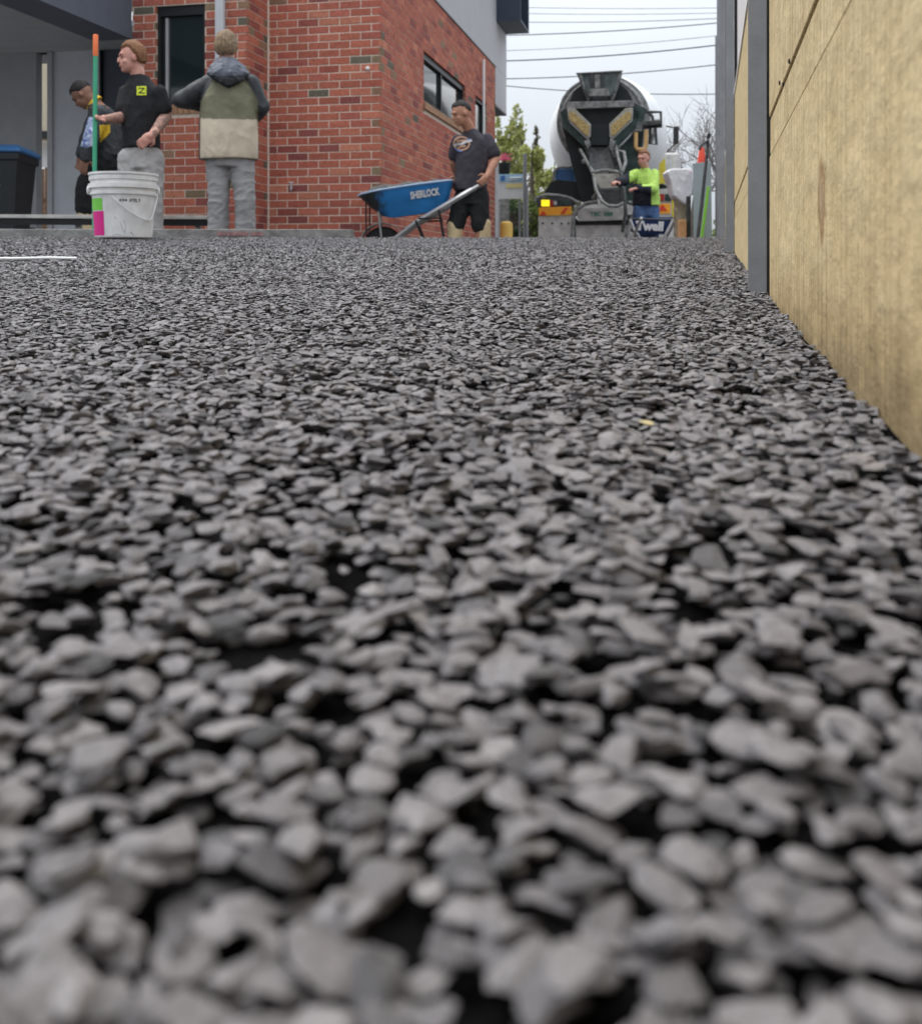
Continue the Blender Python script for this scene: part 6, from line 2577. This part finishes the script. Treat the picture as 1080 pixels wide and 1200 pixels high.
def leaves(mb_, c, rx, ry, rz, n, size, rs_, hollow=0.35):
    for _ in range(n):
        v_ = Vector((rs_.gauss(0, 1), rs_.gauss(0, 1), rs_.gauss(0, 1))).normalized()
        r_ = (hollow + (1 - hollow) * rs_.random()) * (0.8 + 0.4 * mnoise.noise(v_ * 2.3 + c))
        p_ = c + Vector((v_.x * rx, v_.y * ry, v_.z * rz)) * r_
        n1 = Vector((rs_.gauss(0, 1), rs_.gauss(0, 1), rs_.gauss(0, 1) + .5)).normalized()
        n2 = n1.orthogonal().normalized()
        n3 = n1.cross(n2)
        s_ = size * rs_.uniform(.6, 1.3)
        mb_.add([p_ - n2 * s_, p_ + n3 * s_ * .5, p_ + n2 * s_, p_ - n3 * s_ * .5], [(0, 1, 2, 3)])


def tree(base, h, clumps, leafm, label, seed, size=0.07, spikes=(), trunk_r=0.13):
    rs_ = random.Random(seed)
    t = thing('leafy_tree', base, label, 'tree', 'trees across the street')
    mb_ = MB()
    base = Vector(base)
    mb_.tube([base, base + Vector((.05, 0, h * .35)), base + Vector((-.04, .02, h * .7)), base + UP * h * .95], [trunk_r, trunk_r * .8, trunk_r * .45, trunk_r * .12], 8)
    for c, rx, rz, n in clumps:
        c = base + Vector(c)
        mb_.tube([base + UP * max(.4, c.z * .55 - base.z * .2), base.lerp(c, .7) + Vector((0, 0, .1)), c], [trunk_r * .4, trunk_r * .25, trunk_r * .08], 6)
    mb_.build('trunk', M['bark'], t, smooth=60)
    mb_ = MB()
    for c, rx, rz, n in clumps:
        c = base + Vector(c)
        for _ in range(7):
            o_ = Vector((rs_.gauss(0, rx * .55), rs_.gauss(0, rx * .55), rs_.gauss(0, rz * .5)))
            leaves(mb_, c + o_, rx * .55, rx * .55, rz * .5, n // 7, size, rs_)
    for (sx, sy, z0_, z1_) in spikes:
        for k_ in range(120):
            t_ = k_ / 120
            z = z0_ + (z1_ - z0_) * t_
            r_ = (1 - t_) ** 0.8 * 0.5 + .04
            a = rs_.random() * 6.28
            q_ = base + Vector((sx + math.cos(a) * r_ * rs_.random(), sy + math.sin(a) * r_ * rs_.random(), z + rs_.gauss(0, .08)))
            leaves(mb_, q_, .12, .12, .12, 5, size * .8, rs_, 0.1)
    me_ = mb_.mesh('crown', M[leafm], base, recalc=False)
    link_mesh('crown', me_, t)
    return t


def tb(x_, Yt):
    p_ = P(x_, 320, Yt)
    return Vector((p_.x, Yt, 0))


Yt = 34.0
pm = Yt / F      # metres per photo pixel at that distance
tree(tb(592, Yt), 4.9, [((-.2, 0, 115 * pm), .55, .9, 900), ((.15, 0, 150 * pm), .45, .8, 700), ((-.5, .1, 85 * pm), .7, .8, 900), ((.5, 0, 105 * pm), .5, .7, 800), ((0, 0, 60 * pm), .9, .9, 1300)],
     'leaf_lime', 'airy lime-green tree with upright tips beyond the site sign', 4, 0.075, spikes=((-.25, 0, 3.4, 5.2), (.35, 0, 3.8, 5.6), (.1, .3, 3.2, 4.9)))
Yt = 31.0
pm = Yt / F
tree(tb(624, Yt), 4.0, [((0, 0, 128 * pm), .42, .75, 1000), ((-.45, 0, 100 * pm), .6, .7, 1100), ((.3, 0, 95 * pm), .55, .75, 1100), ((.1, 0, 60 * pm), .75, .8, 1400), ((-.3, .1, 35 * pm), .7, .7, 1000)],
     'leaf_lime', 'rounded yellow-green tree left of the mixer drum', 5, 0.075)
Yt = 36.0
pm = Yt / F
tree(tb(650, Yt), 4.2, [((0, 0, 110 * pm), .6, .9, 1000), ((-.6, 0, 85 * pm), .75, .8, 1200), ((.6, 0, 80 * pm), .7, .8, 1000), ((0, .1, 50 * pm), 1.0, .9, 1400)],
     'leaf_olive', 'dull olive tree close behind the white mixer drum', 6, 0.08)
# far grey-green conifers beyond
Yt = 60.0
for i, (x_, y_, lb_) in enumerate(((628, 148, 'bare-tipped far conifer above the rounded yellow-green tree'), (612, 152, 'slender far conifer just above the site sign post'), (600, 133, 'tallest far conifer rising beside the brick corner'))):
    hgt = (HY - y_) / F * Yt
    t = thing('conifer', tb(x_, Yt + i), lb_, 'tree', 'conifers far behind')
    bs_ = tb(x_, Yt + i)
    mb = MB()
    mb.tube([bs_, bs_ + UP * hgt], [0.2, 0.02], 6)
    mb.build('trunk', M['bark'], t)
    mb = MB()
    rs_ = random.Random(40 + i)
    for k_ in range(260):
        t_ = rs_.random()
        z = hgt * (0.2 + .8 * t_)
        r_ = (1 - t_) * 1.1 + .05
        a = rs_.random() * 6.28
        leaves(mb, bs_ + Vector((math.cos(a) * r_ * rs_.random(), math.sin(a) * r_ * rs_.random(), z)), .16, .16, .2, 5, .11, rs_, .1)
    link_mesh('crown', mb.mesh('crown', M['leaf_olive'], bs_, recalc=False), t)


# bare tree behind the truck on the right
def bare_tree(base, h, label, seed):
    rs_ = random.Random(seed)
    t = thing('bare_tree', base, label, 'tree')
    base = Vector(base)
    mb_ = MB()
    mb_.tube([base, base + UP * h * .25, base + Vector((.1, 0, h * .45))], [.16, .13, .10], 8)
    mb_.build('trunk', M['bark'], t, smooth=60)
    mb_ = MB()

    def branch(p_, d_, ln, r_, lvl):
        q_ = p_
        pts, rad = [p_], [r_]
        for i in range(4):
            d_ = (d_ + Vector((rs_.gauss(0, .18), rs_.gauss(0, .18), rs_.gauss(.06, .12)))).normalized()
            q_ = q_ + d_ * ln / 4
            pts.append(q_)
            rad.append(r_ * (1 - .18 * (i + 1)))
        mb_.tube(pts, rad, 5 if lvl < 2 else 3)
        if lvl < 4:
            for i in range(5 if lvl < 3 else 4):
                k_ = rs_.choice([1, 2, 3, 4, 4])
                dd_ = (d_ + Vector((rs_.gauss(0, .6), rs_.gauss(0, .6), rs_.gauss(.1, .4)))).normalized()
                branch(pts[k_], dd_, ln * rs_.uniform(.5, .75), r_ * .5, lvl + 1)

    top = base + Vector((.1, 0, h * .45))
    for i in range(6):
        a = i * 1.05 + rs_.random()
        branch(top - UP * rs_.uniform(0, h * .12), Vector((math.cos(a) * .6, math.sin(a) * .6, .8)).normalized(), h * .26, .05, 1)
    me_ = mb_.mesh('branches', M['barkpale'], base, smooth=60)
    link_mesh('branches', me_, t)


bare_tree(tb(812, 27.0), 4.6, 'leafless grey tree between the mixer truck and the fence', 21)
bare_tree(tb(850, 30.0), 6.0, 'taller leafless grey tree mostly hidden behind the fence posts', 22)

# hedge and low shrubs across the street
M['hedgeleaf'] = leaf_material('hedge_leaves', (0.020, 0.040, 0.016), (0.065, 0.095, 0.032))
Yh = 24.0
for i, (x0_, x1_, y0_, y1_, lm, lb_) in enumerate(((572, 612, 236, 290, 'leaf_dark', 'dark green hedge below the site sign'),
                                                   (617, 634, 236, 300, 'leaf_mid', 'bright green shrub left of the truck mudflap'))):
    p_ = tb((x0_ + x1_) / 2, Yh)
    hd = thing('hedge', p_, lb_, 'hedge' if i == 0 else 'shrub')
    mb = MB()
    rs_ = random.Random(70 + i)
    w_ = (x1_ - x0_) / F * Yh / 2
    h_ = (HY - y0_) / F * Yh
    mb.box(p_ + UP * h_ * .42, (w_ * 1.7, .5, h_ * .8))
    mb.build('stems', M['bark'], hd)
    mb = MB()
    for _ in range(60):
        c = p_ + Vector((rs_.uniform(-w_, w_), rs_.uniform(-.4, .3), rs_.uniform(.1, h_)))
        leaves(mb, c, .28, .28, .25, 60, .045, rs_, .2)
    link_mesh('foliage', mb.mesh('foliage', M[lm], p_, recalc=False), hd)
# continuous planting that closes the far side of the street
rs_ = random.Random(90)
for i, xh in enumerate((-30, -18, -8, 12, 22, 34)):
    p_ = Vector((xh, 40 + rs_.uniform(-2, 3), 0))
    nm = ('seven-metre', 'broad', 'dense', 'spreading', 'wide', 'outlying')[i]
    if 5 < xh < 20:
        hgt = 3.2
    else:
        hgt = 4.5
    tree(p_, hgt, [((0, 0, hgt * .6), 1.6, 1.2, 1200), ((-1.4, 0, hgt * .4), 1.5, 1.0, 1000), ((1.5, 0, hgt * .45), 1.5, 1.0, 1000)],
         'leaf_mid', nm + ' green tree on the far side of the street', 100 + i, 0.1)

# the one pale stone that stands out in the gravel
hp_ = ground_hit(755, 497)
pale = STONES[3].copy()
pale.materials.clear()
M['palestone'] = mat('pale_yellow_stone', (0.50, 0.43, 0.24), 0.8, var=0.15, scale=2)
pale.materials.append(M['palestone'])
o = bpy.data.objects.new('pale_stone', pale)
COL.objects.link(o)
o.location = hp_ + Vector((0, 0, 0.001))
o.scale = (0.0062, 0.0062, 0.0075)
o.rotation_euler = (0.1, 0.15, 0.4)
tag(o, 'single pale yellow stone lying among the grey gravel', 'stone')

# ------------------------------------------------------------------ overhead wires
M['wire'] = mat('overhead_cable', (0.09, 0.095, 0.105), 0.7, var=0.1)
Yw2 = 38.0
wires = [(8, 9, .010, 'highest faint overhead cable above the mixer truck'), (15, 15, .010, 'second faint overhead cable from the top of the sky'),
         (25.5, 21.5, .013, 'third overhead cable, thin, below the two faint ones'), (41, 27, .020, 'overhead cable climbing from below the window shroud'),
         (59, 42, .011, 'faint cable between the two dark sloping cables'), (71, 53, .025, 'darkest sloping cable above the charge hopper'),
         (92, 76, .020, 'sloping cable passing behind the top of the charge hopper'), (100.5, 110, .018, 'lowest cable sagging behind the white drum')]
for i, (y0_, y1_, r_, lb_) in enumerate(wires):
    a = P(594, y0_, Yw2)
    b_ = P(836, y1_, Yw2 - 1.0)
    d_ = b_ - a
    mb = MB()
    pts = []
    for k_ in range(-12, 25):
        t_ = k_ / 12
        pts.append(a + d_ * t_ + UP * 0.25 * ((t_ - .5) ** 2 - .25) * (0.6 + .15 * i))
    mb.tube(pts, r_, 5)
    o = mb.build('overhead_cable', M['wire'], None, a)
    tag(o, lb_, 'cable', 'cables over the street')
print('scene objects', len(bpy.data.objects))
